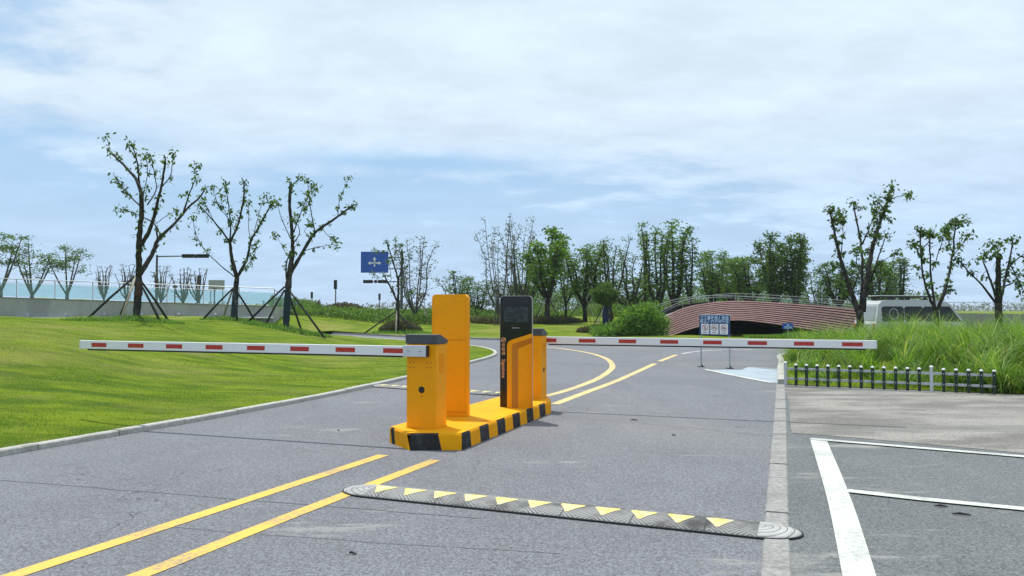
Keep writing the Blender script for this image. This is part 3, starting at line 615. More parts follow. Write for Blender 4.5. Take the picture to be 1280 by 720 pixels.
# ------------------------------------------------------------------ picket fence, signs
def mkpost(mb, x, y, wd, h, dx, mi): pass
pf = [at(981, 482.5), at(1241, 493.8)]
a = Vector(pf[0]); b = Vector(pf[1]); rz = math.atan2((b-a).y, (b-a).x); L_ = (b-a).length
fe = tag(empty('picket_fence', (a.x, a.y, .02), rz), 'low picket fence of dark green posts, white caps and two pale rails', 'fence')
npk = 19; sp_ = L_/(npk-1)
for i in range(npk):
    wht = i in (0, 13); h = .43 if wht else .39; r_ = .026 if wht else .025
    mb = MB(); mb.box(-r_, r_, -r_, r_, 0, h); po = mb.build('post', M['silver_rail'] if wht else M['green_post'], fe, loc=(i*sp_, 0, 0), bevel=.004)
    mb = MB(); mb.tube([(0, 0, h), (0, 0, h+.012), (0, 0, h+.026), (0, 0, h+.034)], [r_*1.25, r_*1.3, r_*.9, .003], 10); mb.build('cap', M['white'], po)
    if not wht:
        for z in (.135, .325): mb = MB(); mb.tube([(0, -r_-.001, z), (0, -r_-.006, z)], .008, 8); mb.build('screw', M['white'], po)
for z in (.30, .11):
    mb = MB(); mb.box(0, L_, .019, .034, z, z+.045); mb.build('rail', M['silver_rail'], fe, bevel=.003)

# two-post notice
xa, ya_ = at(876, 458.5); xb, yb_ = at(911.5, 460.5)
sg = tag(empty('notice_sign', (xa, ya_, 0), math.atan2(yb_-ya_, xb-xa)), 'blue and white notice board on two posts with three prohibition pictures', 'sign')
SW = math.dist((xa, ya_), (xb, yb_)); d_ = ya_
ztop = zy(394, d_); zbot = zy(418.5, d_)
for x in (0, SW):
    mb = MB(); mb.tube([(x, 0, 0), (x, 0, ztop-.02)], .018, 10); po = mb.build('post', M['steel'], sg)
    mb = MB(); mb.box(x-.09, x+.09, -.05, .05, .004, .016); mb.prism([(-.016, .016), (.06, .016), (-.016, .13)], lambda a, b: (x+a, -.005, b), lambda a, b: (x+a, .005, b)); mb.build('foot_plate', M['black_plastic'], po)
mb = MB(); mb.box(-.03, SW+.03, -.034, -.019, zbot, ztop); bd = mb.build('board', M['navy'], sg, bevel=.004)
mb = MB(); mb.prism([(-.04, -.05), (SW+.04, -.05), (SW+.04, .02), (-.04, .02)], lambda a, b: (a, b, ztop+.001), lambda a, b: (a, b, ztop+.022)); mb.build('top_trim', M['alu'], sg)
hgt = ztop-zbot; yf = -.0355
cw = SW/9.
for row, (s, zc) in enumerate((('施工重地 闲人免进', ztop-hgt*.14), ('禁止入内 注意安全', ztop-hgt*.315))):
    for side, part in enumerate(s.split(' ')):
        text(part, SW*.125, M['pale_blue'], bd, (SW*(.245 if side == 0 else .755), yf, zc), (R(90), 0, 0), 'lettering', bold=.003)
pw = SW*.285; pz0 = zbot+hgt*.05; pz1 = zbot+hgt*.57
for k in range(3):
    px0 = SW*(.03+.3275*k)
    mb = MB(); mb.box(px0, px0+pw, yf-.002, yf+.002, pz0, pz1); pn = mb.build('picture_panel', M['white'], bd)
    cx_, cz_ = px0+pw/2, (pz0+pz1)/2+.03; rr_ = pw*.36; mb = MB()
    for q in range(28):
        a0, a1 = 2*math.pi*q/28, 2*math.pi*(q+1)/28; mb.add([(cx_+r_*math.cos(t), yf-.004, cz_+r_*math.sin(t)) for t in (a0, a1) for r_ in (rr_*.84, rr_)], [(0, 1, 3, 2)])
    mb.prism([(-rr_*.65, rr_*.55), (-rr_*.55, rr_*.65), (rr_*.65, -rr_*.55), (rr_*.55, -rr_*.65)], lambda a, b: (cx_+a, yf-.005, cz_+b), lambda a, b: (cx_+a, yf-.003, cz_+b)); mb.build('prohibition_ring', M['red'], pn)
    mb = MB(); s = rr_
    if k == 0:
        mb.prism([(-.12*s, -.62*s), (-.02*s, -.05*s), (.1*s, -.62*s), (.22*s, -.6*s), (.14*s, .05*s), (.2*s, .3*s), (-.16*s, .3*s), (-.14*s, 0), (-.24*s, -.6*s)], lambda a, b: (cx_+a, yf-.0065, cz_+b), lambda a, b: (cx_+a, yf-.005, cz_+b))
        mb.tube([(cx_, yf-.006, cz_+.46*s), (cx_, yf-.0045, cz_+.46*s)], .12*s, 12)
    else:
        for dx in (-.36, .36):
            for q in range(16):
                a0, a1 = 2*math.pi*q/16, 2*math.pi*(q+1)/16; mb.add([(cx_+dx*s+r_*math.cos(t), yf-.006, cz_-.1*s+r_*math.sin(t)) for t in (a0, a1) for r_ in (.15*s, .25*s)], [(0, 1, 3, 2)])
        w2 = .05*s if k == 1 else .11*s
        for p, q in (((-.36, -.1), (-.12, .2)), ((-.12, .2), (.26, .18)), ((.36, -.1), (.2, .36)), ((-.12, .2), (0, -.1)), ((0, -.1), (.24, .15)), ((0, -.1), (-.36, -.1))):
            mb.tube([(cx_+p[0]*s, yf-.0055, cz_+p[1]*s), (cx_+q[0]*s, yf-.0055, cz_+q[1]*s)], w2/2, 5)
    mb.build('pictogram', M['black_plastic'], pn)
    mb = MB(); mb.box(cx_-pw*.3, cx_+pw*.3, yf-.0035, yf-.001, pz0+.03, pz0+.045); mb.build('caption_line', M['grey_lid'], pn)

# ------------------------------------------------------------------ bridge
BD = 43.5
def bx_(px): return atd(px, BD)
topc = smoothline([(bx_(x), zy(y, BD)) for x, y in ((827, 400), (838, 393.5), (858, 384.5), (888, 378.5), (925, 376), (980, 379), (1030, 383), (1075, 387.5), (1130, 393))], .25)
botc = [(bx_(x), zy(y, BD)) for x, y in ((827, 418), (832, 421.5), (858, 413), (885, 405.5), (915, 401), (950, 404), (985, 409.5), (1020, 415.5), (1075, 426), (1130, 430))]
botc = smoothline(botc, .25)
bxs = np.linspace(bx_(827), bx_(1130), 90)
tz_ = np.interp(bxs, [p[0] for p in topc], [p[1] for p in topc]); bz_ = np.interp(bxs, [p[0] for p in botc], [p[1] for p in botc])
br_ = tag(empty('arched_footbridge', (bx_(925), BD, 0)), 'long low arched footbridge clad in reddish brown horizontal slats, with pale railings', 'footbridge')
bo = Vector((bx_(925), BD, 0)); BW = 5.0
def bylat(x): return .9*math.cos((x-bxs[0])/(bxs[-1]-bxs[0])*math.pi*1.2)*.6     # gentle sweep in plan
for side, yo in (('near', 0.), ('far', BW)):
    mb = MB(); ns = 11; sgn_ = -1 if yo == 0 else 1
    for k in range(ns):
        t0, t1 = (k+.0)/ns, (k+.56)/ns; base = len(mb.v)
        for x, a, b in zip(bxs, tz_, bz_):
            y = bylat(x)+yo; lean = -1.5
            for t, oo in ((t0, 0.), (t0, .05), (t1, .05), (t1, 0.)):
                z = a+(b-a)*t; mb.v.append((x-bo.x, y+sgn_*(oo-lean*t*.6), z))
        m_ = len(bxs)
        for i in range(m_-1):
            for q in range(4): mb.f.append((base+i*4+q, base+(i+1)*4+q, base+(i+1)*4+(q+1) % 4, base+i*4+(q+1) % 4)); mb.m.append(0)
    mb.build('slat_cladding', M['slat'], br_)
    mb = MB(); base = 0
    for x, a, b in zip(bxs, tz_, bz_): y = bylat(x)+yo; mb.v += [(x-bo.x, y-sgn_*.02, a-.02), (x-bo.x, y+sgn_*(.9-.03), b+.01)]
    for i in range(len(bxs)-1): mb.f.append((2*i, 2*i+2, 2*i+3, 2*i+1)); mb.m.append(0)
    mb.build('backing_sheet', M['shade_dark'], br_)
mb = MB()
for x, a, b in zip(bxs, tz_, bz_): y = bylat(x); mb.v += [(x-bo.x, y+.03, a-.28), (x-bo.x, y+BW-.03, a-.28), (x-bo.x, y-.84, b+.03), (x-bo.x, y+BW+.84, b+.03)]
for i in range(len(bxs)-1):
    for p, q in ((0, 1), (3, 2)): mb.f.append((4*i+p, 4*i+q, 4*i+4+q, 4*i+4+p)); mb.m.append(0)
mb.build('deck', M['concrete'], br_)
mb = MB(); mb.box(bx_(832)-bo.x, bx_(1062)-bo.x, BW-1.2, BW-.9, -.4, 1.55); mb.build('arch_shade_wall', M['shade_dark'], br_)  # dark wall added behind the arch, its black standing for the shade there
def rail_line(parent, P3_, h, nr=3, step=2.0, mat='silver_rail', r_=.022):
    P3_ = [Vector(p) for p in P3_]; cum = [0]
    for i in range(1, len(P3_)): cum.append(cum[-1]+(P3_[i]-P3_[i-1]).length)
    mb = MB()
    for k in range(nr): z = h*(1-k*.30); mb.tube([(p.x, p.y, p.z+z) for p in P3_], r_ if k == 0 else r_*.6, 6)
    mb.build('rails', M[mat], parent); s = 0
    while s <= cum[-1]+.01:
        for i in range(1, len(P3_)):
            if cum[i] >= s-1e-6: t = (s-cum[i-1])/(cum[i]-cum[i-1]); p = P3_[i-1].lerp(P3_[i], t); break
        mb = MB(); mb.tube([(p.x, p.y, p.z-.02), (p.x, p.y, p.z+h)], r_*.8, 6); mb.build('railing_post', M[mat], parent); s += step
for yo in (.12, BW-.12): rail_line(br_, [(x-bo.x, bylat(x)+yo, a-.03) for x, a in zip(bxs[::3], tz_[::3])], .44, 2, 1.5, 'steel', .018)
# the path goes on to the right as a low causeway with its own railing
xr = [bxs[-1], bx_(1200), 30.5, 42, 60]; zr = [tz_[-1], zy(396, BD)+.1, 1.15, .9, .8]
cw_ = tag(empty('causeway_wall', (bxs[-1], BD, 0)), 'long pale causeway edge running right from the footbridge behind the tall grass', 'causeway')
mb = MB(); o = bxs[-1]; y0 = bylat(bxs[-1])
for x, z in zip(xr, zr): mb.v += [(x-o, y0, -.2), (x-o, y0, z+.10), (x-o, y0+.3, z+.10), (x-o, y0+4.6, z-.05), (x-o, y0+4.9, -.2)]
for i in range(len(xr)-1):
    for q in range(4): mb.f.append((5*i+q, 5*i+q+1, 5*i+5+q+1, 5*i+5+q)); mb.m.append(0)
mb.build('edge_wall', M['kerb'], cw_)
rail_line(cw_, [(x-o, y0+.15, z+.10) for x, z in zip(xr, zr)], .62, 3, 2.2)

# small blue sign in front of the bridge
x, y = atd(984.5, 41.0), 41.0; gz = tz1(x, y)
bs = tag(empty('park_sign', (x, y, gz), 0), 'small blue sign with white marks, standing on the grass before the slatted bridge', 'sign')
mb = MB(); mb.tube([(0, .02, 0), (0, .02, zy(403, y)-gz)], .02, 8); mb.build('post', M['steel'], bs)
z0, z1 = zy(411.2, y)-gz, zy(404, y)-gz; w_ = .29
mb = MB(); mb.prism([(-w_, z0), (w_, z0), (w_, z1-.05), (0, z1+.04), (-w_, z1-.05)], lambda a, b: (a, 0, b), lambda a, b: (a, .015, b)); bd = mb.build('board', M['blue'], bs)
mb = MB(); mb.prism([(-.06, z1-.13), (.06, z1-.13), (0, z1-.01)], lambda a, b: (a, -.004, b), lambda a, b: (a, -.001, b)); mb.box(-.2, .2, -.004, -.001, z0+.09, z0+.13); mb.box(-.2, .2, -.004, -.001, z0+.03, z0+.06); mb.build('white_mark', M['pale_blue'], bd)

# ------------------------------------------------------------------ van
vx, vy = atd(1138, 29.5), 29.5
van = tag(empty('van', (vx, vy, 0.0), R(5)), 'small silver van with black roof rack, parked behind the tall grass', 'van')
VL, VW, VH = 3.75, 1.5, 1.86
def vprof(): return [(-VL/2+.02, .42), (-VL/2, .95), (-VL/2+.06, 1.06), (-VL/2+.20, 1.70), (-VL/2+.34, VH-.04), (-VL/2+.55, VH), (.55, VH), (.95, VH-.06), (1.15, 1.70), (1.62, 1.08), (VL/2-.02, .92), (VL/2, .45), (VL/2-.1, .30), (1.58, .30), (1.52, .50), (1.36, .64), (1.16, .64), (1.0, .50), (.94, .30), (-.86, .30), (-.92, .50), (-1.08, .64), (-1.28, .64), (-1.44, .5), (-1.5, .3), (-VL/2+.08, .3)]
def vw(z): return VW/2*(1-.13*max(0, (z-1.05))/.8)
prof = vprof(); n = len(prof); mb = MB()
vv = [(x, -vw(z), z) for x, z in prof]+[(x, vw(z), z) for x, z in prof]
trs = tessellate_polygon([[Vector((p[0], p[1], 0)) for p in prof]])
mb.add(vv, [(i, (i+1) % n, n+(i+1) % n, n+i) for i in range(n)]+[tuple(t) for t in trs]+[tuple(n+i for i in reversed(t)) for t in trs]); mb.build('body', M['van'], van, bevel=.03, seg=3)
def vpane(name, pts, side, mat, prt=van, out_=.006, fr=True):
    P = [(x, side*(vw(z)+out_), z) for x, z in pts]; Q = [(x, side*(vw(z)-.01), z) for x, z in pts]; n_ = len(P); mb = MB()
    mb.add(P+Q, [tuple(range(n_))]+[(i, (i+1) % n_, n_+(i+1) % n_, n_+i) for i in range(n_)]); return mb.build(name, mat, prt)
def rrect(x0, x1, z0, z1, r=.07): return [(x0+r, z0), (x1-r, z0), (x1, z0+r), (x1, z1-r), (x1-r, z1), (x0+r, z1), (x0, z1-r), (x0, z0+r)]
for s in (-1, 1):
    for x0, x1 in ((-1.55, -.74), (-.66, .02), (.08, .62)):
        f = vpane('window_frame', rrect(x0-.03, x1+.03, 1.05, 1.62), s, M['black_plastic']); vpane('side_window', rrect(x0, x1, 1.08, 1.59), s, M['glass_dark'], f, .010)
    f = vpane('window_frame', [(.70, 1.05), (1.52, 1.05), (1.12, 1.62), (.70, 1.62)], s, M['black_plastic']); vpane('side_window', [(.73, 1.08), (1.44, 1.08), (1.08, 1.59), (.73, 1.59)], s, M['glass_dark'], f, .010)
mb = MB()
for q in range(24):
    a0, a1 = 2*math.pi*q/24, 2*math.pi*(q+1)/24; mb.add([(-1.12+r_*math.cos(t), -(vw(1.34+r_*math.sin(t))+.014), 1.34+r_*math.sin(t)*1.15) for t in (a0, a1) for r_ in (.155, .185)], [(0, 1, 3, 2)])
mb.build('round_sticker', M['board_back'], van)
def rearx(z): return np.interp(z, [1.06, 1.70], [-VL/2+.06, -VL/2+.20])
mb = MB(); pts = [(-.58, 1.1), (.58, 1.1), (.55, 1.62), (-.55, 1.62)]; mb.add([(rearx(z)-.012, y, z) for y, z in pts]+[(rearx(z)+.01, y, z) for y, z in pts], [(0, 1, 2, 3)[::-1]]+[(i, (i+1) % 4, 4+(i+1) % 4, 4+i) for i in range(4)]); mb.build('rear_window', M['glass_dusty'], van)
mb = MB(); mb.add([(1.20, -.60, 1.66), (1.20, .60, 1.66), (1.60, .66, 1.13), (1.60, -.66, 1.13)], [(0, 1, 2, 3)]); o = mb.build('windscreen', M['glass_dark'], van, loc=(.012, 0, .012))
for s in (-1, 1):
    mb = MB(); mb.box(-VL/2-.015, -VL/2+.03, s*.66-.06, s*.66+.06, .72, .98); mb.build('tail_light', M['red'], van, bevel=.01)
    mb = MB(); mb.box(VL/2-.05, VL/2+.01, s*.56-.13, s*.56+.13, .70, .88); mb.build('headlight', M['white'], van, bevel=.02)
    for x in (-1.18, 1.26):
        mb = MB(); mb.tube([(x, s*.60, .31), (x, s*.76, .31)], .30, 24); wh = mb.build('wheel', M['tyre'], van, bevel=.03); mb = MB(); mb.tube([(x, s*.755, .31), (x, s*.768, .31)], .18, 18); mb.build('rim', M['alu'], wh)
mb = MB(); mb.box(-VL/2-.06, -VL/2+.06, -.72, .72, .36, .55); mb.build('bumper', M['black_plastic'], van, bevel=.02)
rk = MB()
for s in (-1, 1):
    rk.tube([(-1.45, s*.52, VH+.13), (.75, s*.52, VH+.13)], .022, 8)
    for x in (-1.1, -.45, .2): rk.prism([(-.11, VH-.13), (.11, VH-.13), (.03, VH+.12), (-.03, VH+.12)], lambda a, b: (x+a, s*.60, b), lambda a, b: (x+a, s*.56, b))
for x in (-1.35, -.9, -.45, 0, .45, .7): rk.tube([(x, -.52, VH+.14), (x, .52, VH+.14)], .014, 6)
rk.build('roof_rack', M['black_plastic'], van); mb = MB(); mb.box(-1.5, .5, -.42, .42, VH+.155, VH+.18); mb.build('rack_board', M['alu'], van, bevel=.01)

# ------------------------------------------------------------------ retaining wall with glass railing
wl = tag(empty('retaining_wall', (-15.2, 49, 0)), 'long grey concrete retaining wall left of the trees with a white ledge at its foot', 'wall')
W0 = Vector((-15.2, 49.0)); pts = [Vector(p) for p in ((-60, 42.5), (-34.5, 46.0), (-15.2, 49.0))]
mb = MB()
def wallstrip(mb, y0, y1, zb, zt_):
    base = len(mb.v)
    for p in [pts[0].lerp(pts[1], t) for t in (0, .25, .5, .75)]+[pts[1].lerp(pts[2], t/8) for t in range(9)]:
        t_ = float(wtop(p.x)); mb.v += [(p.x-W0.x, p.y+y0-W0.y, zb(t_)), (p.x-W0.x, p.y+y0-W0.y, zt_(t_)), (p.x-W0.x, p.y+y1-W0.y, zt_(t_)), (p.x-W0.x, p.y+y1-W0.y, zb(t_))]
    for i in range(12):
        for q in range(4): mb.f.append((base+4*i+q, base+4*i+4+q, base+4*i+4+(q+1) % 4, base+4*i+(q+1) % 4)); mb.m.append(0)
    mb.f.append((base+48, base+49, base+50, base+51)); mb.m.append(0)
wallstrip(mb, 0, .3, lambda t: -.2, lambda t: t)
rtn = [(-15.2, 49.02), (-16.1, 58), (-17.5, 66), (-19.6, 76), (-22, 90), (-25, 112)]; rtz = [1.7, 1.5, 1.42, 1.4, 1.3, .6]
base = len(mb.v)
for (x, y), t_ in zip(rtn, rtz): mb.v += [(x-W0.x, y-W0.y, -.2), (x-W0.x, y-W0.y, t_), (x-W0.x-.3, y-W0.y, t_), (x-W0.x-.3, y-W0.y, -.2)]
for i in range(5):
    for q in range(3): mb.f.append((base+4*i+q, base+4*i+q+1, base+4*i+4+q+1, base+4*i+4+q)); mb.m.append(0)
mb.build('wall_face', M['concrete'], wl)
mb = MB(); wallstrip(mb, -.04, .34, lambda t: t+.001, lambda t: t+.05); mb.build('coping', M['kerb'], wl)
mb = MB(); wallstrip(mb, -.35, -.003, lambda t: .98, lambda t: 1.06); mb.build('ledge', M['white'], wl)
for k in range(9):
    p = pts[1].lerp(pts[2], (k+.4)/9); mb = MB(); mb.tube([(p.x-W0.x, p.y-W0.y-.2, 1.06), (p.x-W0.x, p.y-W0.y-.2, 1.2), (p.x-W0.x+.03, p.y-W0.y-.28, 1.26)], [.05, .05, .07], 10); mb.build('spot_lamp', M['steel'], wl)
gr_ = tag(empty('glass_railing', (-15.2, 49.15, 0)), 'long teal glass railing with thin steel posts on top of the concrete wall', 'railing')
rp = [pts[0].lerp(pts[1], t/10) for t in range(10)]+[pts[1].lerp(pts[2], t/9) for t in range(10)]
rails = MB(); 
for i in range(len(rp)):
    p = rp[i]; t = float(wtop(p.x))+.05; h = 1.12
    mb = MB(); mb.tube([(p.x-W0.x, p.y-W0.y, t), (p.x-W0.x, p.y-W0.y, t+h*.85), (p.x-W0.x, p.y-W0.y-.08, t+h)], .028, 7); mb.build('railing_post', M['steel'], gr_)
    if i:
        q = rp[i-1]; t2 = float(wtop(q.x))+.05; mb = MB(); e = (p-q).normalized()*.05
        mb.add([(q.x+e.x-W0.x, q.y+e.y-W0.y+y_, z) for y_ in (0, .012) for z in (t2+.06, t2+.84)]+[(p.x-e.x-W0.x, p.y-e.y-W0.y+y_, z) for y_ in (0, .012) for z in (t+.06, t+.84)], [(0, 1, 5, 4), (2, 6, 7, 3), (1, 3, 7, 5), (0, 4, 6, 2), (0, 2, 3, 1), (4, 5, 7, 6)])
        mb.build('glass_panel', M['glass_teal'], gr_)
for z, r_ in ((1.12, .028), (.9, .014)): rails.tube([(p.x-W0.x, p.y-W0.y-.08*(z > 1), float(wtop(p.x))+.05+z) for p in rp], r_, 6)
rails.build('handrail', M['steel'], gr_)
# second, farther stretch of the same kind of railing running on to the right
g2 = tag(empty('glass_railing', (-15.2, 49.2, 0)), 'short sloping end of teal glass railing at the right end of the wall', 'railing')
q0, q1 = Vector((-15.35, 49.6)), Vector((-16.2, 58)); 
for i in range(4):
    p = q0.lerp(q1, i/3); mb = MB(); mb.tube([(p.x+15.2, p.y-49.2, 1.55), (p.x+15.2, p.y-49.2, 2.75-.1*i)], .028, 7); mb.build('railing_post', M['steel'], g2)
mb = MB(); mb.tube([(q0.x+15.2, q0.y-49.2, 2.75), (q1.x+15.2, q1.y-49.2, 2.45)], .028, 6); mb.build('handrail', M['steel'], g2)
mb = MB(); mb.add([(q0.x+15.2, q0.y-49.2, 1.75), (q1.x+15.2, q1.y-49.2, 1.6), (q1.x+15.2, q1.y-49.2, 2.3), (q0.x+15.2, q0.y-49.2, 2.6)], [(0, 1, 2, 3)]); mb.add([(q0.x+15.212, q0.y-49.2, 1.75), (q1.x+15.212, q1.y-49.2, 1.6), (q1.x+15.212, q1.y-49.2, 2.3), (q0.x+15.212, q0.y-49.2, 2.6)], [(3, 2, 1, 0)]); mb.build('glass_panel', M['glass_teal'], g2)

# ------------------------------------------------------------------ traffic signals and road signs in the distance
def head3(parent, x, y, z, s=1., vertical=True, mat='black_plastic'):
    mb = MB(); a, b = (.17*s, .5*s) if vertical else (.5*s, .17*s); mb.box(x-a, x+a, y-.12*s, y+.08*s, z-b, z+b); h = mb.build('signal_head', M[mat], parent, bevel=.03*s)
    for k in (-1, 0, 1):
        cx, cz = (x, z+k*.31*s) if vertical else (x+k*.31*s, z); mb = MB()
        vv = []; n = 9
        for yy in (y-.12*s, y-.32*s):
            for q in range(n): t = math.pi*q/(n-1)-.0; vv.append((cx+.125*s*math.cos(t), yy, cz+.125*s*math.sin(t)))
        mb.add(vv, [(q, q+1, n+q+1, n+q) for q in range(n-1)]); mb.tube([(cx, y-.121*s, cz), (cx, y-.13*s, cz)], .11*s, 12); mb.build('visor', M[mat], h)
def post_signal(px, d, ytop, lab, s=1., base_z=None):
    x = atd(px, d); gz = tz1(x, d) if base_z is None else base_z; zt_ = zy(ytop, d)-gz
    g = tag(empty('traffic_signal', (x, d, gz)), lab, 'traffic light', 'traffic lights far behind the lawn'); mb = MB(); mb.tube([(0, 0, 0), (0, 0, zt_)], .07, 8); mb.build('pole', M['grey_lid'], g)
    head3(g, 0, -.1, zt_-.5*s, s); return g
post_signal(419.5, 88, 350, 'tallest pole traffic light standing between the third tree and the blue sign', 1.05)
post_signal(390, 120, 365, 'smaller pole traffic light just right of the third staked tree', 1.0)
post_signal(474.5, 120, 367, 'small pole traffic light below the blue direction sign', 1.0)
post_signal(249.5, 90, 344, 'pole traffic light beside the grey board behind the wall', 1.15)
def street_lamp(px, d, ytop, lab):
    x = atd(px, d); gz = tz1(x, d); zt_ = zy(ytop, d)-gz; g = tag(empty('park_lamp', (x, d, gz)), lab, 'lamp', 'low lamps behind the wall'); mb = MB(); mb.tube([(0, 0, 0), (0, 0, zt_)], .06, 8); mb.build('pole', M['grey_lid'], g); mb = MB(); mb.tube([(0, 0, zt_-.02), (0, 0, zt_+.1), (0, 0, zt_+.22)], [.12, .22, .16], 12); mb.build('lamp_head', M['grey_lid'], g)
street_lamp(218.5, 70, 360, 'low dark park lamp behind the wall, left of the grey board'); street_lamp(268, 70, 363, 'low dark park lamp behind the wall, just under the grey board'); street_lamp(366, 95, 375, 'low dark park lamp right of the third staked tree')
# overhead signal arm
d = 78; x0_ = atd(195.5, d); gz = tz1(x0_, d); g = tag(empty('signal_gantry', (x0_, d, gz)), 'grey mast with a long arm of horizontal traffic lights, right of the tallest tree', 'traffic light')
zt_ = zy(318.5, d)-gz; za = zy(320.5, d)-gz; xe = atd(262, d)-x0_
mb = MB(); mb.tube([(0, 0, 0), (0, 0, zt_)], [.14, .10], 10); mb.build('mast', M['grey_lid'], g); mb = MB(); mb.tube([(0, 0, za), (xe, 0, za+.08)], [.07, .05], 8); mb.build('mast_arm', M['grey_lid'], g)
head3(g, xe-.65, -.1, za+.04, 1.15, False); head3(g, xe-2.2, -.1, za+.04, 1.15, False); mb = MB(); mb.box(xe-1.55, xe-1.32, -.2, .1, za-.16, za+.22); mb.build('countdown_box', M['black_plastic'], g)
d = 84; x0_ = atd(502, d); gz = tz1(x0_, d); g = tag(empty('direction_sign', (x0_, d, gz)), 'blue road sign with white crossing arrows on a tall mast over dark signal lights', 'road sign')
zt_ = zy(313, d)-gz; mb = MB(); mb.tube([(0, 0, 0), (0, 0, zt_)], [.17, .13], 10); mb.build('mast', M['grey_lid'], g)
mb = MB(); 
for yy in (322, 336): mb.tube([(0, 0, zy(yy, d)-gz), (atd(452, d)-x0_, 0, zy(yy, d)-gz)], .06, 8)
mb.build('mast_arm', M['grey_lid'], g)
xl, xr_ = atd(451, d)-x0_, atd(485.5, d)-x0_; zb_, zt2 = zy(341, d)-gz, zy(314.5, d)-gz
mb = MB(); mb.box(xl, xr_, -.14, -.10, zb_, zt2); bd = mb.build('board', M['blue'], g, bevel=.02)
cx_ = (xl+xr_)/2; cz_ = (zb_+zt2)/2-.1; mb = MB(); bw_ = .07
def arrow(mb, dx, dz, ln):
    e = Vector((dx, dz)); nrm = Vector((-dz, dx)); q = [e*0+nrm*bw_, e*ln+nrm*bw_, e*ln+nrm*.22, e*(ln+.28), e*ln-nrm*.22, e*ln-nrm*bw_, e*0-nrm*bw_]
    mb.prism([(p.x, p.y) for p in q], lambda a, b: (cx_+a, -.16, cz_+b), lambda a, b: (cx_+a, -.145, cz_+b))
arrow(mb, 1, 0, .45); arrow(mb, -1, 0, .45); arrow(mb, 0, 1, .40); mb.box(cx_-bw_, cx_+bw_, -.16, -.145, cz_-.38, cz_); mb.build('arrow_mark', M['white'], bd)
za = zy(352, d)-gz; mb = MB(); mb.tube([(0, 0, za), (xl+.3, 0, za)], .05, 8); mb.build('signal_arm', M['grey_lid'], g); head3(g, xl+.8, -.1, za, 1.05, False); head3(g, xl+2.4, -.1, za, 1.05, False); mb = MB(); mb.box(xl+1.5, xl+1.75, -.2, .1, za-.17, za+.17); mb.build('countdown_box', M['black_plastic'], g)
d = 82; x0_ = atd(270.5, d); gz = tz1(x0_, d); g = tag(empty('info_board', (x0_, d, gz)), 'grey rectangular board on two posts behind the glass railing', 'board')
mb = MB(); w_ = atd(280.5, d)-x0_; mb.box(-w_, w_, -.05, .05, zy(362.5, d)-gz, zy(350, d)-gz); mb.build('panel', M['board_back'], g, bevel=.02)
for s in (-1, 1): mb = MB(); mb.tube([(s*w_*.75, .08, 0), (s*w_*.75, .08, zy(352, d)-gz)], .06, 8); mb.build('post', M['steel'], g)
d = 95; x0_ = atd(528, d); gz = tz1(x0_, d); g = tag(empty('info_board', (x0_, d, gz)), 'small grey board on two posts just left of the tall yellow kiosk back', 'board')
mb = MB(); mb.box(-.4, .4, -.05, .05, zy(371, d)-gz, zy(368, d)-gz); mb.build('panel', M['board_back'], g)
for s in (-1, 1): mb = MB(); mb.tube([(s*.25, .08, 0), (s*.25, .08, zy(368, d)-gz)], .05, 8); mb.build('post', M['steel'], g)
#@@TREES@@
hz = bpy.data.materials.new('haze_air'); hz.use_nodes = True; ht_ = hz.node_tree; ht_.nodes.remove(ht_.nodes['Principled BSDF']); pv = ht_.nodes.new('ShaderNodeVolumePrincipled'); pv.inputs['Color'].default_value = (.82, .90, 1, 1); pv.inputs['Density'].default_value = .00028; pv.inputs['Anisotropy'].default_value = .2; ht_.links.new(pv.outputs[0], ht_.nodes['Material Output'].inputs['Volume'])
mb = MB(); mb.box(-4100, 4100, -700, 7100, -1.4, 14); hzo = tag(mb.build('haze', hz), 'thin pale haze over the flat land', 'haze', kind='stuff')
# ------------------------------------------------------------------ vegetation
def leaves_np(P, D, size, rng, wr=.45, droop=0.):
    """P (n,3) leaf bases, D (n,3) directions; each leaf a folded kite of two triangles sharing a midrib"""
    n = len(P); D = D + np.array([0, 0, -droop]); D /= np.linalg.norm(D, axis=1, keepdims=True)+1e-9
    r = rng.normal(size=(n, 3)); S = np.cross(D, r); S /= np.linalg.norm(S, axis=1, keepdims=True)+1e-9; U = np.cross(S, D)
    s = (size*rng.uniform(.6, 1.25, n))[:, None]
    a = P; b = P+D*s*.5+S*s*wr*.5+U*s*.10; c = P+D*s-U*s*.06; d = P+D*s*.5-S*s*wr*.5+U*s*.10
    V = np.stack([a, b, c, d], 1).reshape(-1, 3); k = np.arange(n)[:, None]*4
    Fc = np.concatenate([k+np.array([[0, 1, 2]]), k+np.array([[0, 2, 3]])], 1).reshape(-1, 3); return V, Fc
def rdir(rng, n, up=0.): d = rng.normal(size=(n, 3)); d[:, 2] += up; return d/np.linalg.norm(d, axis=1, keepdims=True)
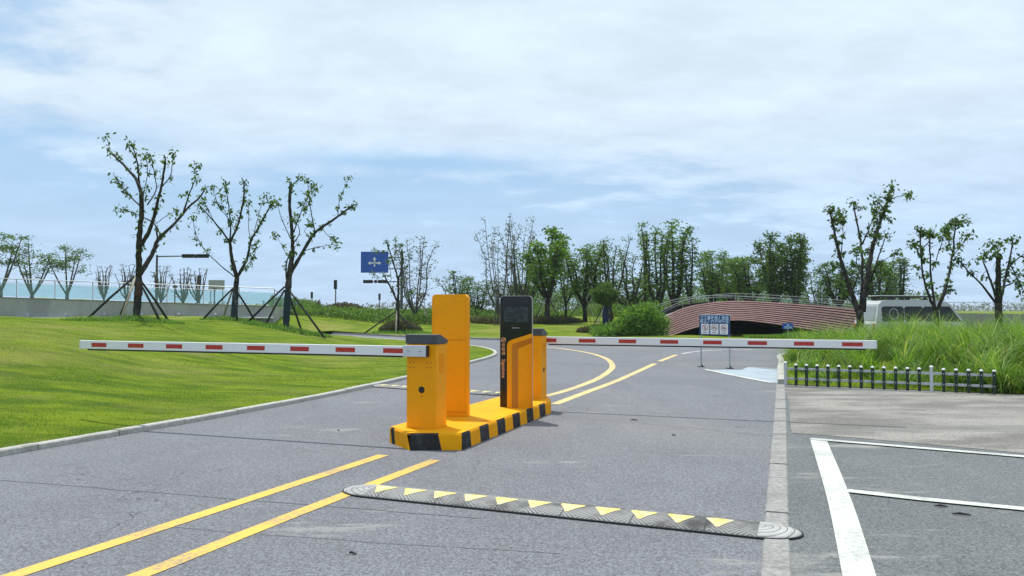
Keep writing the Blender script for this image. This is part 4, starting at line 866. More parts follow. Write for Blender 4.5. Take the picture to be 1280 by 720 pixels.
# ---- the staked trees whose branches can be followed one by one: stems given as readings on the photo, built at true depth
def staked_tree(d, sc_, ox_, oy_, stems, label, group, leafm, nleaf, lsize, seed, base, stakes=(), apex=1.7, wrap=None, wrap_mat='wrap_teal', rs=1., spread=1., stake_mat='stake_dark', leafup=.33, cat='tree'):
    rng = np.random.default_rng(seed); rnd = random.Random(seed); s = d/F
    bx0, by0 = ox_+base[0]/sc_, oy_+base[1]/sc_; X0 = atd(bx0, d); gz = tz_any(X0, d); Z0 = zy(by0, d)
    g = tag(empty('staked_tree', (X0, d, gz)), label, cat, group)
    def loc(x, y): return ((ox_+x/sc_-640)*s-X0, (CAMH+(HORY-(oy_+y/sc_))*s)-gz)
    H = max(loc(*p)[1] for st in stems for p in st[2]); placed = []; tm = MB(); LP, LD = [], []
    for si, (r0, r1, pts) in enumerate(stems):
        P = [loc(*p) for p in pts]
        if si == 0: P[0] = (P[0][0], -.12)
        # depth: start at the nearest point already placed, then wander
        y = 0. if not placed else min(placed, key=lambda q: (q[0]-P[0][0])**2+(q[2]-P[0][1])**2)[1]
        slope = 0 if si == 0 else rnd.choice((-1, 1))*rnd.uniform(.12, .6)*spread; q3 = []; prev = P[0]
        for p in P: y += slope*math.dist(p, prev); prev = p; q3.append((p[0], y, p[1]))
        q3 = [((a+X0)*(d+b)/d-X0, b, (c+gz-CAMH)*(d+b)/d+CAMH-gz) for a, b, c in q3]
        q3 = smoothline(q3, .16) ; n = len(q3)
        jit = [(rnd.uniform(-1, 1)*.012, rnd.uniform(-1, 1)*.012) for _ in q3]; q3 = [(a+j[0]*(0 < i < n-1), b+j[1]*(0 < i < n-1), c) for i, ((a, b, c), j) in enumerate(zip(q3, jit))]
        rad = [(r0+(r1-r0)*(i/(n-1))**.8)*rs*(1+.10*rnd.uniform(-1, 1)) for i in range(n)]
        if si == 0: rad[0] *= 1.35; rad[1] *= 1.12
        tm.tube(q3, rad, 9 if r0 > .05 else 6); placed += q3
        if si:
            for i, (a, b, c) in enumerate(q3):
                t = i/(n-1)
                if c < H*leafup or t < .22: continue
                if rnd.random() < .62+.33*t:         # a side twig with a spray of leaves
                    L_ = rnd.choice((.08, .14, .2, .32)); dr = Vector((rnd.gauss(0, 1), rnd.gauss(0, 1), rnd.gauss(.1, .8))).normalized(); e = Vector((a, b, c))+dr*L_; md = (Vector((a, b, c))+e)/2+Vector((0, 0, .05)); tm.tube([(a, b, c), md, e], [.009, .007, .004], 4)
                    k = int(nleaf*rnd.choice((.0, .3, .8, 1.7))); tt = rng.uniform(.25, 1.1, (k, 1)); LP.append(np.array([a, b, c])+tt*np.array(dr*L_)+rng.normal(0, .035, (k, 3))); dd = rdir(rng, k, -.5); LD.append(dd)
            for rep in range(2):
                k = int(nleaf*1.5); a, b, c = q3[-1]; LP.append(np.array([a, b, c])+rng.normal(0, .09, (k, 3))); LD.append(rdir(rng, k, -.3))
    tm.build('trunk', M['bark'], g, smooth=True)
    V, Fc = leaves_np(np.concatenate(LP), np.concatenate(LD), lsize, rng, .48, .35); npmesh('crown', V, Fc, M[leafm], g)
    if wrap:
        pts = [(q[0], q[1], q[2]) for q in placed[:60] if wrap[0] <= q[2] <= wrap[1]]
        st0 = smoothline([(*((lambda l: (l[0], 0, l[1]))(loc(*p))),) for p in stems[0][2]], .1); pts = [q for q in st0 if wrap[0] <= q[2] <= wrap[1]]
        if len(pts) > 1:
            z0 = pts[0][2]; z9 = max(q[2] for q in st0); mb = MB(); mb.tube(pts, [(stems[0][0]+(stems[0][1]-stems[0][0])*max(0, q[2]/z9)**.8)*rs*1.14+.012*math.sin(i*2.1) for i, q in enumerate(pts)], 12, caps=False); mb.build('trunk_wrap', M[wrap_mat], g, smooth=True)
    for k, (fx, fy, pale) in enumerate(stakes):
        fz = tz_any(X0+fx, d+fy)-gz-.05; r_ = math.hypot(fx, fy); ax, ay = fx/r_*.10, fy/r_*.10; a = apex+rnd.uniform(-.08, .08); mb = MB(); mb.tube([(fx, fy, fz), (fx*.5+ax*.5, fy*.5+ay*.5, (fz+a)/2+.01), (ax*.6, ay*.6, a)], [.048, .045, .04], 7); mb.build('stake', M['stake_pale' if pale else stake_mat], g, smooth=True)
    return g
def tz_any(x, y):
    if inside(isleP, np.array([x]), np.array([y]))[0]: return float(iz(np.array([x]), np.array([y]))[0])
    return tz1(x, y)
GL = 'staked trees on the left lawn'
T1 = [(.19, .15, [(472, 655), (478, 580), (480, 500)]),
 (.15, .10, [(480, 510), (478, 400), (486, 300), (485, 220)]), (.09, .04, [(485, 235), (468, 180), (430, 135), (380, 86)]), (.035, .02, [(488, 275), (440, 230), (392, 170)]), (.05, .02, [(476, 190), (467, 110), (446, 45)]),
 (.11, .04, [(486, 405), (515, 350), (540, 260), (560, 160), (566, 105)]), (.03, .015, [(505, 265), (535, 215), (528, 150), (515, 95)]),
 (.13, .035, [(484, 505), (528, 430), (545, 385), (600, 330), (650, 272), (690, 235), (704, 206)]), (.045, .02, [(632, 290), (652, 222), (673, 172)]), (.05, .012, [(543, 390), (534, 335), (500, 312), (450, 290), (408, 278)]),
 (.02, .01, [(536, 330), (570, 305), (602, 288)]), (.03, .012, [(548, 210), (585, 160), (592, 85)]), (.025, .01, [(486, 240), (505, 160), (495, 85)]), (.008, .004, [(380, 86), (372, 60), (358, 30)]), (.008, .004, [(673, 172), (676, 150), (674, 128)])]
staked_tree(29.5, 2.769, 0, 160, T1, 'tallest staked tree on the left lawn, brown wrapped trunk and five props', GL, 'leaf_dark', 5, .18, 11, (472, 655), [(-1.75, -.5, 0), (-1.15, .9, 0), (-.05, -1.1, 1), (.95, .8, 0), (1.2, -.5, 0)], 1.62, (.85, 1.6), 'wrap_brown', rs=.8)
T2 = [(.17, .14, [(217, 637), (222, 550), (228, 463)]),
 (.13, .08, [(227, 468), (208, 400), (200, 332)]), (.06, .025, [(200, 338), (150, 272), (85, 200)]), (.05, .02, [(200, 338), (200, 250), (180, 115)]), (.07, .04, [(202, 336), (232, 262), (250, 170), (250, 110)]),
 (.035, .012, [(218, 468), (160, 420), (100, 360), (68, 295), (62, 245)]), (.09, .03, [(230, 466), (265, 400), (278, 335), (318, 262), (358, 188)]), (.03, .012, [(236, 460), (288, 395), (300, 340)]), (.02, .01, [(275, 338), (268, 250), (268, 190)]),
 (.025, .01, [(195, 250), (155, 200), (132, 130)]), (.03, .012, [(150, 275), (115, 215), (100, 180)]), (.02, .01, [(290, 300), (310, 220), (330, 160)]), (.02, .01, [(215, 290), (170, 200), (165, 160)])]
staked_tree(35., 3., 220, 190, T2, 'middle staked tree on the left lawn with low thin branch curving out left', GL, 'leaf_dark', 7, .18, 12, (217, 637), [(-1.25, -.5, 0), (-.85, .9, 1), (.5, -.9, 0), (.85, .7, 0)], 1.45, (.02, 1.35), 'wrap_teal', rs=.8)
T3 = [(.155, .15, [(412, 670), (417, 580), (420, 500)]),
 (.165, .12, [(420, 510), (428, 440), (437, 375)]), (.10, .07, [(437, 380), (432, 290), (423, 190), (427, 120)]), (.035, .02, [(427, 125), (448, 108), (467, 94)]),
 (.11, .04, [(430, 450), (470, 382), (522, 300), (590, 252), (665, 195)]), (.035, .01, [(520, 303), (505, 230), (488, 100)]), (.025, .008, [(604, 240), (614, 170), (648, 92)]), (.025, .008, [(476, 372), (530, 356), (600, 345)]),
 (.045, .03, [(414, 480), (412, 425), (426, 372)]), (.015, .007, [(412, 388), (395, 350), (367, 308)]), (.035, .012, [(440, 300), (475, 200), (510, 130)]), (.03, .01, [(428, 325), (392, 245), (376, 180)]), (.035, .012, [(438, 345), (462, 300), (442, 250)]),
 (.02, .008, [(545, 285), (575, 320), (592, 330)]), (.02, .008, [(450, 210), (500, 180), (525, 130)]), (.02, .008, [(500, 325), (480, 295), (500, 270)])]
staked_tree(33., 3., 220, 190, T3, 'staked lawn tree with sawn off top and long bare limb to the right', GL, 'leaf_dark', 6, .18, 13, (412, 670), [(-1.75, .15, 0), (-.75, -.5, 0), (2.05, -1.4, 0), (.3, 1.5, 0)], 1.78, (.02, 1.70), 'wrap_teal', rs=.84)
T4 = [(.15, .12, [(310, 665), (315, 570), (318, 480)]), (.07, .03, [(312, 480), (262, 372), (213, 288)]), (.08, .03, [(320, 480), (318, 340), (290, 230), (238, 62)]), (.03, .01, [(300, 450), (285, 400), (215, 330), (150, 290)]),
 (.05, .015, [(322, 330), (352, 200), (330, 90)]), (.05, .02, [(320, 495), (380, 420), (425, 400)]), (.03, .01, [(320, 320), (380, 240), (400, 160)]), (.03, .01, [(280, 220), (300, 150), (300, 50)]), (.02, .01, [(262, 375), (270, 300), (250, 200)]), (.02, .01, [(262, 150), (200, 130), (155, 125)])]
staked_tree(46., 5.54, 440, 290, T4, 'thin staked tree in front of the blue direction sign, brown shrubs round its foot', 'staked trees beyond the road', 'leaf_dark', 10, .14, 14, (310, 665), [(-1.9, -.3, 0), (.15, -1.3, 1), (1.25, .3, 0), (1.1, -.6, 0)], 1.25)
TA = [(.21, .17, [(203, 700), (202, 640), (200, 600)]), (.13, .04, [(192, 605), (150, 480), (102, 310), (85, 220), (66, 130)]), (.08, .03, [(204, 605), (215, 450), (210, 300), (178, 108)]), (.045, .015, [(214, 298), (250, 222), (282, 140)]),
 (.15, .05, [(212, 605), (235, 465), (266, 300), (298, 200), (340, 80)]), (.03, .01, [(335, 95), (380, 75), (430, 70)]), (.05, .02, [(232, 525), (288, 365), (326, 258)]), (.025, .01, [(118, 345), (128, 250), (125, 180)]), (.045, .02, [(192, 590), (150, 545), (105, 470)]), (.03, .01, [(255, 430), (320, 370), (375, 335)]),
 (.03, .01, [(280, 250), (300, 170), (285, 90)]), (.03, .012, [(155, 500), (120, 430), (75, 390)]), (.03, .012, [(215, 450), (190, 380), (195, 320)]), (.03, .012, [(75, 200), (95, 160), (115, 150)]), (.03, .01, [(300, 200), (330, 130), (350, 40)]), (.05, .02, [(200, 585), (260, 500), (330, 420)])]
GR = 'leafy pollarded trees behind the tall grass'
staked_tree(25.2, 3.69, 1020, 225, TA, 'large leafy forked tree at the left end of the tall grass', GR, 'leaf_dark', 13, .15, 15, (203, 700), [(-1.5, -.4, 0)], .95, None, rs=.72, leafup=.2)
TB = [(.13, .12, [(616, 690), (614, 640), (612, 600)]), (.07, .03, [(606, 603), (562, 480), (547, 335), (546, 238)]), (.07, .03, [(608, 600), (590, 430), (588, 262)]), (.09, .03, [(620, 600), (660, 490), (690, 345), (706, 200)]), (.03, .012, [(690, 365), (738, 302), (760, 262)]), (.03, .012, [(598, 425), (640, 310), (662, 240)]),
 (.025, .01, [(552, 380), (525, 320), (512, 300)]), (.03, .01, [(700, 250), (725, 215), (740, 200)]), (.03, .01, [(690, 345), (672, 280), (680, 220)]), (.03, .01, [(640, 545), (660, 530), (670, 510)]), (.03, .01, [(549, 330), (580, 300), (600, 250)])]
staked_tree(24.2, 3.6, 1000, 220, TB, 'leafy tree with three upright limbs rising from the tall grass beside the van', GR, 'leaf_dark', 11, .15, 16, (616, 690), [], 1, None, rs=.62, leafup=.2)
TC = [(.16, .14, [(893, 690), (893, 630), (893, 570)]), (.12, .09, [(893, 575), (893, 450), (899, 350)]), (.06, .02, [(886, 578), (820, 490), (762, 432), (708, 370)]), (.06, .025, [(887, 570), (862, 480), (822, 368)]), (.06, .025, [(902, 568), (924, 470), (950, 360), (962, 288)]),
 (.04, .015, [(925, 455), (950, 400), (1000, 360), (1060, 320)]), (.02, .01, [(898, 352), (890, 320), (884, 298)]), (.03, .01, [(950, 400), (985, 470), (1010, 520)]), (.04, .02, [(905, 500), (960, 480), (990, 440)]), (.04, .02, [(1000, 360), (1040, 380), (1080, 340)]), (.03, .01, [(825, 375), (838, 350), (850, 345)])]
staked_tree(22.6, 3.6, 1000, 220, TC, 'tree with a cut off middle trunk and wide side limbs at the right edge', GR, 'leaf_dark', 10, .15, 17, (893, 690), [], 1, None, rs=.7, leafup=.2)

# ---- prototypes for the farther trees
def make_tree(seed, H, stems, first, spread, sub, leaf_n, leaf_s, clump, mat_l, mat_b='bark', r0=.11, droop=.3, taper=.75, top=1., lean=.0, kind='tree'):
    rnd = random.Random(seed); rng = np.random.default_rng(seed); tm = MB(); LP, LD = [], []
    th = H*first; x0 = rnd.uniform(-.1, .1); trunk = [(0, 0, -.15), (x0*.4, x0*.3, th*.5), (x0, -x0, th)]
    if stems == 1: pass
    tm.tube(smoothline(trunk, .5), [r0*(1.25-.35*i/ max(1, len(smoothline(trunk, .5))-1)) for i in range(len(smoothline(trunk, .5)))], 7)
    for k in range(stems):
        az = 2*math.pi*(k+rnd.uniform(-.3, .3))/stems; hh = H*rnd.uniform(.72, 1.0)*(1 if k else 1/ .98) if stems > 1 else H; hh = min(hh, H)
        sp = spread*rnd.uniform(.35, 1.) if k else spread*.25
        p0 = Vector((x0, -x0, th*rnd.uniform(.75, 1))); p3 = Vector((math.cos(az)*sp, math.sin(az)*sp, hh)); p1 = p0.lerp(p3, .35)+Vector((math.cos(az), math.sin(az), 0))*sp*.18; p2 = p0.lerp(p3, .7)+Vector((rnd.uniform(-1, 1), rnd.uniform(-1, 1), 0))*.12*spread
        ln = smoothline([tuple(p0), tuple(p1), tuple(p2), tuple(p3)], .35); n = len(ln); rr_ = r0*taper
        tm.tube(ln, [rr_*(1-.85*i/(n-1)) + .008 for i in range(n)], 6)
        for i in range(n):
            t = i/(n-1)
            if t < .12: continue
            for rep in range(sub if t > .25 else 1):
                if rnd.random() < .25: continue
                a2 = rnd.uniform(0, 6.28); L_ = spread*rnd.uniform(.18, .5)*(1.15-.6*t*top); dr = Vector((math.cos(a2), math.sin(a2), rnd.uniform(.2, .95))).normalized(); s0 = Vector(ln[i]); e = s0+dr*L_; mdp = s0.lerp(e, .5)-Vector((0, 0, .06*L_))
                tm.tube([s0, mdp, e], [.020, .014, .006], 4)
                c = leaf_n if rnd.random() > .12 else leaf_n*.2; c = int(c*rnd.uniform(.5, 1.4))
                if c < 1: continue
                u = rng.uniform(.3, 1.15, (c, 1)); LP.append(np.array(s0)+u*np.array(e-s0)+rng.normal(0, clump, (c, 3))*np.array([1, 1, .7])); LD.append(rdir(rng, c, -.2))
        c = int(leaf_n*1.2); LP.append(np.array(ln[-1])+rng.normal(0, clump, (max(c, 1), 3))); LD.append(rdir(rng, max(c, 1), .2))
    P = np.concatenate(LP); V, Fc = leaves_np(P, np.concatenate(LD), leaf_s, rng, .6, droop)
    t_me = tm.build('trunk', M[mat_b], None, smooth=True); c_o = npmesh('crown', V, Fc, M[mat_l]); m1, m2 = t_me.data, c_o.data
    bpy.data.objects.remove(t_me); bpy.data.objects.remove(c_o)
    zm = P[:, 2].max(); wx = max(.3, np.percentile(np.abs(P[:, :2]), 93)); return dict(tr=m1, cr=m2, H=zm, W=wx)
PR = {
 'feather': [make_tree(s, 7, 8, .10, 2.0, 2, 7, .14, .13, 'leaf_grey', 'bark_pale', .075, taper=.62) for s in (1, 2)],
 'sparse': [make_tree(s, 7, 5, .2, 1.7, 2, 15, .16, .16, 'leaf_dark', 'bark', .12) for s in (3, 4, 31)],
 'bright': [make_tree(s, 7, 6, .28, 1.7, 4, 27, .21, .18, 'leaf_bright', 'bark', .14, top=.7) for s in (5,)],
 'dense': [make_tree(s, 7, 6, .22, 1.8, 4, 22, .20, .17, 'leaf_mid', 'bark', .14, top=.7) for s in (6, 7, 35)],
 'dark': [make_tree(s, 7, 6, .22, 1.7, 4, 26, .20, .16, 'leaf_dark', 'bark', .15, top=.7) for s in (8, 9, 36)],
 'column': [make_tree(s, 8, 6, .16, 1.1, 3, 15, .17, .14, 'leaf_mid', 'bark', .12) for s in (10, 11, 32)],
 'colthin': [make_tree(s, 8, 2, .3, .5, 2, 26, .17, .16, 'leaf_dark', 'bark', .10) for s in (33, 34)],
 'bare': [make_tree(s, 3, 9, .05, .75, 2, 4, .09, .07, 'leaf_purple', 'bark_pale', .05) for s in (12, 13)],
 'bush': [make_tree(s, 4, 8, .1, 1.5, 3, 14, .17, .16, 'leaf_dark', 'bark', .08) for s in (14, 15)],
}
def tuft_tree(seed):
    rnd = random.Random(seed); rng = np.random.default_rng(seed); tm = MB(); LP, LD = [], []
    tm.tube([(0, 0, -.1), (.02, 0, .5)], [.12, .10], 7)
    for k in range(5):
        az = 2*math.pi*k/5+rnd.uniform(-.4, .4); sp = rnd.uniform(.6, 1.7); h = rnd.uniform(3.2, 4.6); pts = smoothline([(0, 0, .4), (math.cos(az)*sp*.45, math.sin(az)*sp*.45, h*.45), (math.cos(az)*sp, math.sin(az)*sp, h)], .3); n = len(pts); tm.tube(pts, [.07-.05*i/(n-1) for i in range(n)], 6)
        ends = [Vector(pts[-1])]
        for q in range(3):
            i = int(n*rnd.uniform(.45, .9)); a2 = rnd.uniform(0, 6.28); L_ = rnd.uniform(.5, .9); e = Vector(pts[i])+Vector((math.cos(a2)*L_, math.sin(a2)*L_, L_*.6)); tm.tube([pts[i], e], [.022, .010], 5); ends.append(e)
        for e in ends:
            c = rnd.randint(35, 85); p = rng.normal(0, 1, (c, 3))*np.array([.24, .24, .12]); LP.append(np.array(e)+p); LD.append(rdir(rng, c, .1))
    P = np.concatenate(LP); V, Fc = leaves_np(P, np.concatenate(LD), .17, rng, .5, .2); a = tm.build('trunk', M['bark_pale'], None, smooth=True); b = npmesh('crown', V, Fc, M['leaf_dark']); m1, m2 = a.data, b.data; bpy.data.objects.remove(a); bpy.data.objects.remove(b)
    return dict(tr=m1, cr=m2, H=P[:, 2].max(), W=np.percentile(np.abs(P[:, :2]), 93))
PR['tuft'] = [tuft_tree(s) for s in (21, 22, 23)]
def plant(name, proto, px, d, ytop, wpx, label, group, rz=0., cat='tree', stakes=0, wrap=False):
    x = atd(px, d); gz = tz_any(x, d); h = zy(ytop, d)-gz; wd = wpx/F*d/2
    g = tag(empty(name, (x, d, gz-.03), rz), label, cat, group); sx = wd/proto['W']; sz = h/proto['H']; 
    for nm, me in (('trunk', proto['tr']), ('crown', proto['cr'])):
        o = bpy.data.objects.new(nm, me); col.objects.link(o); o.parent = g; o.scale = (sx, sx, sz)
    if stakes:
        rnd = random.Random(int(px))
        for k in range(stakes):
            a = 2*math.pi*(k+.5)/stakes+rnd.uniform(-.3, .3)-rz; r_ = rnd.uniform(1.3, 1.7); mb = MB(); mb.tube([(math.cos(a)*r_, math.sin(a)*r_, -.05), (math.cos(a)*.05, math.sin(a)*.05, rnd.uniform(1.9, 2.3))], .035, 6); mb.build('stake', M['stake_pale' if k % 2 == 0 else 'stake_dark'], g)
    return g
G1, G2, G3 = 'trees behind the glass railing', 'trees of the grove beyond the road', 'bare shrubs behind the wall'
spec = [
 ('tree', 'tuft', 0, 0, 60, 284, 62, 'tufted tree cut by the left edge of the photo, behind the glass railing', G1, 0),
 ('tree', 'tuft', 1, 40, 62, 304, 52, 'tufted tree second from the left edge behind the glass railing', G1, 0),
 ('tree', 'tuft', 2, 84, 62, 305, 58, 'tufted tree third from the left edge, its crown leaning right over the railing', G1, 0),
 ('shrub', 'bare', 0, 130, 62, 330, 24, 'bare upright shrub left of the tallest staked tree', G3, 0),
 ('shrub', 'bare', 1, 158, 66, 329, 22, 'bare shrub partly behind the trunk of the tallest staked tree', G3, 0),
 ('shrub', 'bare', 1, 201, 64, 330, 22, 'bare shrub at the foot of the signal mast', G3, 0),
 ('shrub', 'bare', 0, 229, 66, 333, 24, 'bare shrub right of the signal mast', G3, 0),
 ('shrub', 'bare', 1, 246, 68, 334, 22, 'bare shrub behind the dark pole light and the grey board', G3, 0),
 ('tree', 'feather', 0, 521, 56, 291, 50, 'thin feathery tree just right of the blue sign mast', G2, 3),
 ('tree', 'bush', 0, 572, 78, 337, 38, 'low dark bushy tree right behind the tall yellow kiosk back', G2, 0),
 ('tree', 'bush', 1, 598, 74, 349, 34, 'low dark bushy tree between the two kiosks', G2, 0),
 ('tree', 'feather', 1, 622, 56, 268, 44, 'tall feathery tree directly above the black kiosk', G2, 2),
 ('tree', 'feather', 0, 646, 60, 270, 44, 'tall feathery tree behind the black kiosk, next to the bright green tree', G2, 0),
 ('tree', 'bright', 0, 684, 58, 279, 54, 'bright green full crowned tree right of the black kiosk', G2, 4),
 ('tree', 'sparse', 0, 707, 66, 297, 30, 'thin tree squeezed between the bright green and the round crowned tree', G2, 0),
 ('tree', 'dense', 0, 731, 60, 300, 44, 'round crowned mid green tree in the middle of the grove', G2, 3),
 ('tree', 'sparse', 1, 764, 57, 291, 40, 'gappy tree with a bare top shoot above the round topiary tree', G2, 0),
 ('tree', 'sparse', 2, 786, 64, 308, 38, 'gappy tree right of the round topiary tree', G2, 0),
 ('tree', 'colthin', 0, 806, 60, 290, 16, 'narrow columnar tree left of the tall pair above the reeds', G2, 0),
 ('tree', 'column', 0, 822, 58, 274, 36, 'tall columnar tree above the reeds, left of its twin', G2, 0),
 ('tree', 'column', 1, 843, 60, 273, 40, 'tall columnar tree above the left end of the footbridge', G2, 0),
 ('tree', 'colthin', 1, 863, 58, 296, 18, 'narrow columnar tree right of the tall pair above the footbridge', G2, 0),
 ('tree', 'dense', 1, 890, 66, 309, 44, 'dense tree behind the left half of the footbridge', G2, 0),
 ('tree', 'dense', 2, 914, 72, 319, 36, 'smaller dense tree behind the crest of the footbridge', G2, 0),
 ('tree', 'dense', 0, 937, 68, 315, 44, 'dense tree behind the crest of the footbridge, right of the smaller one', G2, 0),
 ('tree', 'dark', 0, 968, 60, 291, 42, 'dark thick tree behind the footbridge, left of the dark pair', G2, 0),
 ('tree', 'dark', 1, 996, 60, 292, 42, 'dark thick tree behind the footbridge, right of the dark pair', G2, 0),
 ('tree', 'bush', 0, 1025, 80, 343, 34, 'low tree in the gap between the dark pair and the large forked tree', G2, 0),
 ('tree', 'dark', 2, 1048, 70, 327, 44, 'leafy tree behind the large forked tree', G2, 0),
 ('tree', 'column', 2, 1098, 70, 320, 30, 'leafy tree right of the large forked tree, above the van tail', G2, 0),
 ('tree', 'dense', 1, 1112, 78, 324, 34, 'second leafy tree above the van tail', G2, 0),
 ('tree', 'colthin', 0, 1127, 68, 321, 22, 'thin curved tree above the van roof', G2, 0),
 ('tree', 'sparse', 0, 660, 74, 306, 40, 'dark thin tree deep behind the bright green tree', G2, 0),
 ('tree', 'sparse', 2, 748, 78, 318, 40, 'dark thin tree deep behind the round topiary tree', G2, 0),
 ('tree', 'bush', 1, 790, 76, 345, 60, 'low spreading tree behind the reeds', G2, 0),
 ('tree', 'bush', 0, 640, 80, 350, 60, 'low spreading tree behind the black kiosk', G2, 0),
]
for i, (nm, pk, pi_, px, d, yt, wp, lb, gp, stk) in enumerate(spec):
    plant(nm, PR[pk][pi_], px, d, yt, wp, lb, gp, rz=i*2.4, cat='shrub' if nm == 'shrub' else 'tree', stakes=stk)
# round topiary tree with dark wrapped trunk
d = 47.; x = atd(757, d); gz = tz1(x, d); g = tag(empty('topiary_tree', (x, d, gz)), 'round dark clipped tree with blue wrapped trunk and props, left of the reeds', 'tree'); rng = np.random.default_rng(77)
zt_ = zy(379, d)-gz; mb = MB(); mb.tube([(0, 0, -.1), (0, 0, zt_*.5), (.02, 0, zt_+.2)], [.20, .17, .14], 10); mb.build('trunk', M['bark'], g, smooth=True); mb = MB(); mb.tube([(0, 0, 0), (0, 0, zt_*.97)], [.22, .18], 12, caps=False); mb.build('trunk_wrap', paint('dark_blue_netting', (.03, .045, .085), .8, .2, .4), g, smooth=True)
rc = .85; zc = zy(368, d)-gz; p = rdir(rng, 5200); rad = rng.uniform(.35, 1.06, (5200, 1))**.5; lump = 1+.13*np.sin(p[:, :1]*5+1)+.1*np.sin(p[:, 2:]*7); P = p*rad*lump*np.array([rc, rc, .68])+np.array([0, 0, zc]); V, Fc = leaves_np(P, rdir(rng, 5200), .12, rng, .55); npmesh('crown', V, Fc, M['leaf_dark'], g)
for k, (fx, fy, pale) in enumerate(((-1.05, -.3, 0), (-.85, -1.1, 1), (.35, -.9, 0), (.95, .1, 0))): mb = MB(); mb.tube([(fx, fy, tz1(x+fx, d+fy)-gz-.05), (fx*.06, fy*.06, zt_*.98)], .035, 6); mb.build('stake', M['stake_pale' if pale else 'stake_dark'], g)

# ---- masses nobody could count
def mass(name, label, cat, X, Y, Z, size, mat, seed, up=.2, wr=.5):
    rng = np.random.default_rng(seed); P = np.stack([X, Y, Z], 1); V, Fc = leaves_np(P, rdir(rng, len(P), up), size, rng, wr); return tag(npmesh(name, V, Fc, M[mat]), label, cat, kind='stuff')
rng = np.random.default_rng(5)
# thicket behind the grove
n = 52000; Y = rng.uniform(80, 100, n); px = rng.uniform(545, 1180, n); X = (px-640)/F*Y
top = 1.6+1.5*(np.sin(X*.31)+np.sin(X*.83+1)*.7+np.sin(X*1.7+2)*.5)*.5+1.3*((px > 640) & (px < 1010)); top = np.clip(top, .5, None); Z = tz(X, Y)+np.sqrt(rng.uniform(0, 1, n))*top; kp = Z-tz(X, Y) < top*(.55+.6*rng.uniform(0, 1, n)); mass('distant_thicket', 'dark low thicket filling the gaps under the grove', 'thicket', X[kp], Y[kp], Z[kp], .30, 'leaf_dark', 6)
n = 16000; Y = rng.uniform(70, 84, n); px = rng.uniform(550, 830, n); X = (px-640)/F*Y; Z = tz(X, Y)+rng.uniform(0, 1, n)**1.2*(.9+.5*np.sin(X*.9)); mass('undergrowth', 'pale and dark undergrowth along the foot of the grove', 'undergrowth', X, Y, Z, .22, 'leaf_mid', 7)
# planting field
n = 46000; Y = rng.uniform(54, 80, n); px = rng.uniform(338, 560, n); X = (px-640)/F*Y; clump_ = .5+.5*np.sin(X*2.1)*np.sin(Y*1.7+X); Z = tz(X, Y)+rng.uniform(.05, 1, n)*(.35+.42*clump_); mass('planting_bed', 'wide bed of leafy green plants behind the left lawn', 'plants', X, Y, Z, .20, 'leaf_mid', 8, .6)
# brown grass mound and far hedges
n = 9000; th = rng.uniform(0, 6.28, n); r_ = np.sqrt(rng.uniform(0, 1, n)); X = atd(428, 84)+r_*np.cos(th)*3.1; Y = 84+r_*np.sin(th)*2.5; Z = tz(X, Y)+rng.uniform(0, 1, n)*1.35*np.sqrt(1-r_**2)*1.; mass('grass_mound', 'low purple brown mound of grass on the horizon', 'shrubs', X, Y, Z, .22, 'leaf_purple', 9, 1.)
n = 5200; th = rng.uniform(0, 6.28, n); r_ = np.sqrt(rng.uniform(0, 1, n)); X = atd(501, 46.5)+r_*np.cos(th)*1.35; Y = 46.5+r_*np.sin(th)*.9; Z = tz(X, Y)+rng.uniform(0, 1, n)*.72*np.sqrt(1.02-r_**2); o = mass('ground_shrub', 'purple brown low shrubs round the foot of the thin staked tree', 'shrubs', X, Y, Z, .11, 'leaf_purple', 10, .4)
for (cx, cy, a_, b_, h_, nn_, lb, sd_) in ((atd(762, 46), 46, 2.0, 1.0, .55, 6500, 'purple brown low shrubs under the round topiary tree', 41), (atd(685, 57), 57, 2.6, 1.2, .6, 6000, 'dark low shrubs under the bright green tree', 42), (atd(604, 56), 57, 1.8, .9, .55, 3600, 'dark low shrubs under the feathery tree', 43)):
    th = rng.uniform(0, 6.28, nn_); r_ = np.sqrt(rng.uniform(0, 1, nn_)); X = cx+r_*np.cos(th)*a_; Y = cy+r_*np.sin(th)*b_; Z = tz(X, Y)+rng.uniform(0, 1, nn_)*h_*np.sqrt(1.02-r_**2); mass('ground_shrub', lb, 'shrubs', X, Y, Z, .12, 'leaf_purple', sd_, .4)
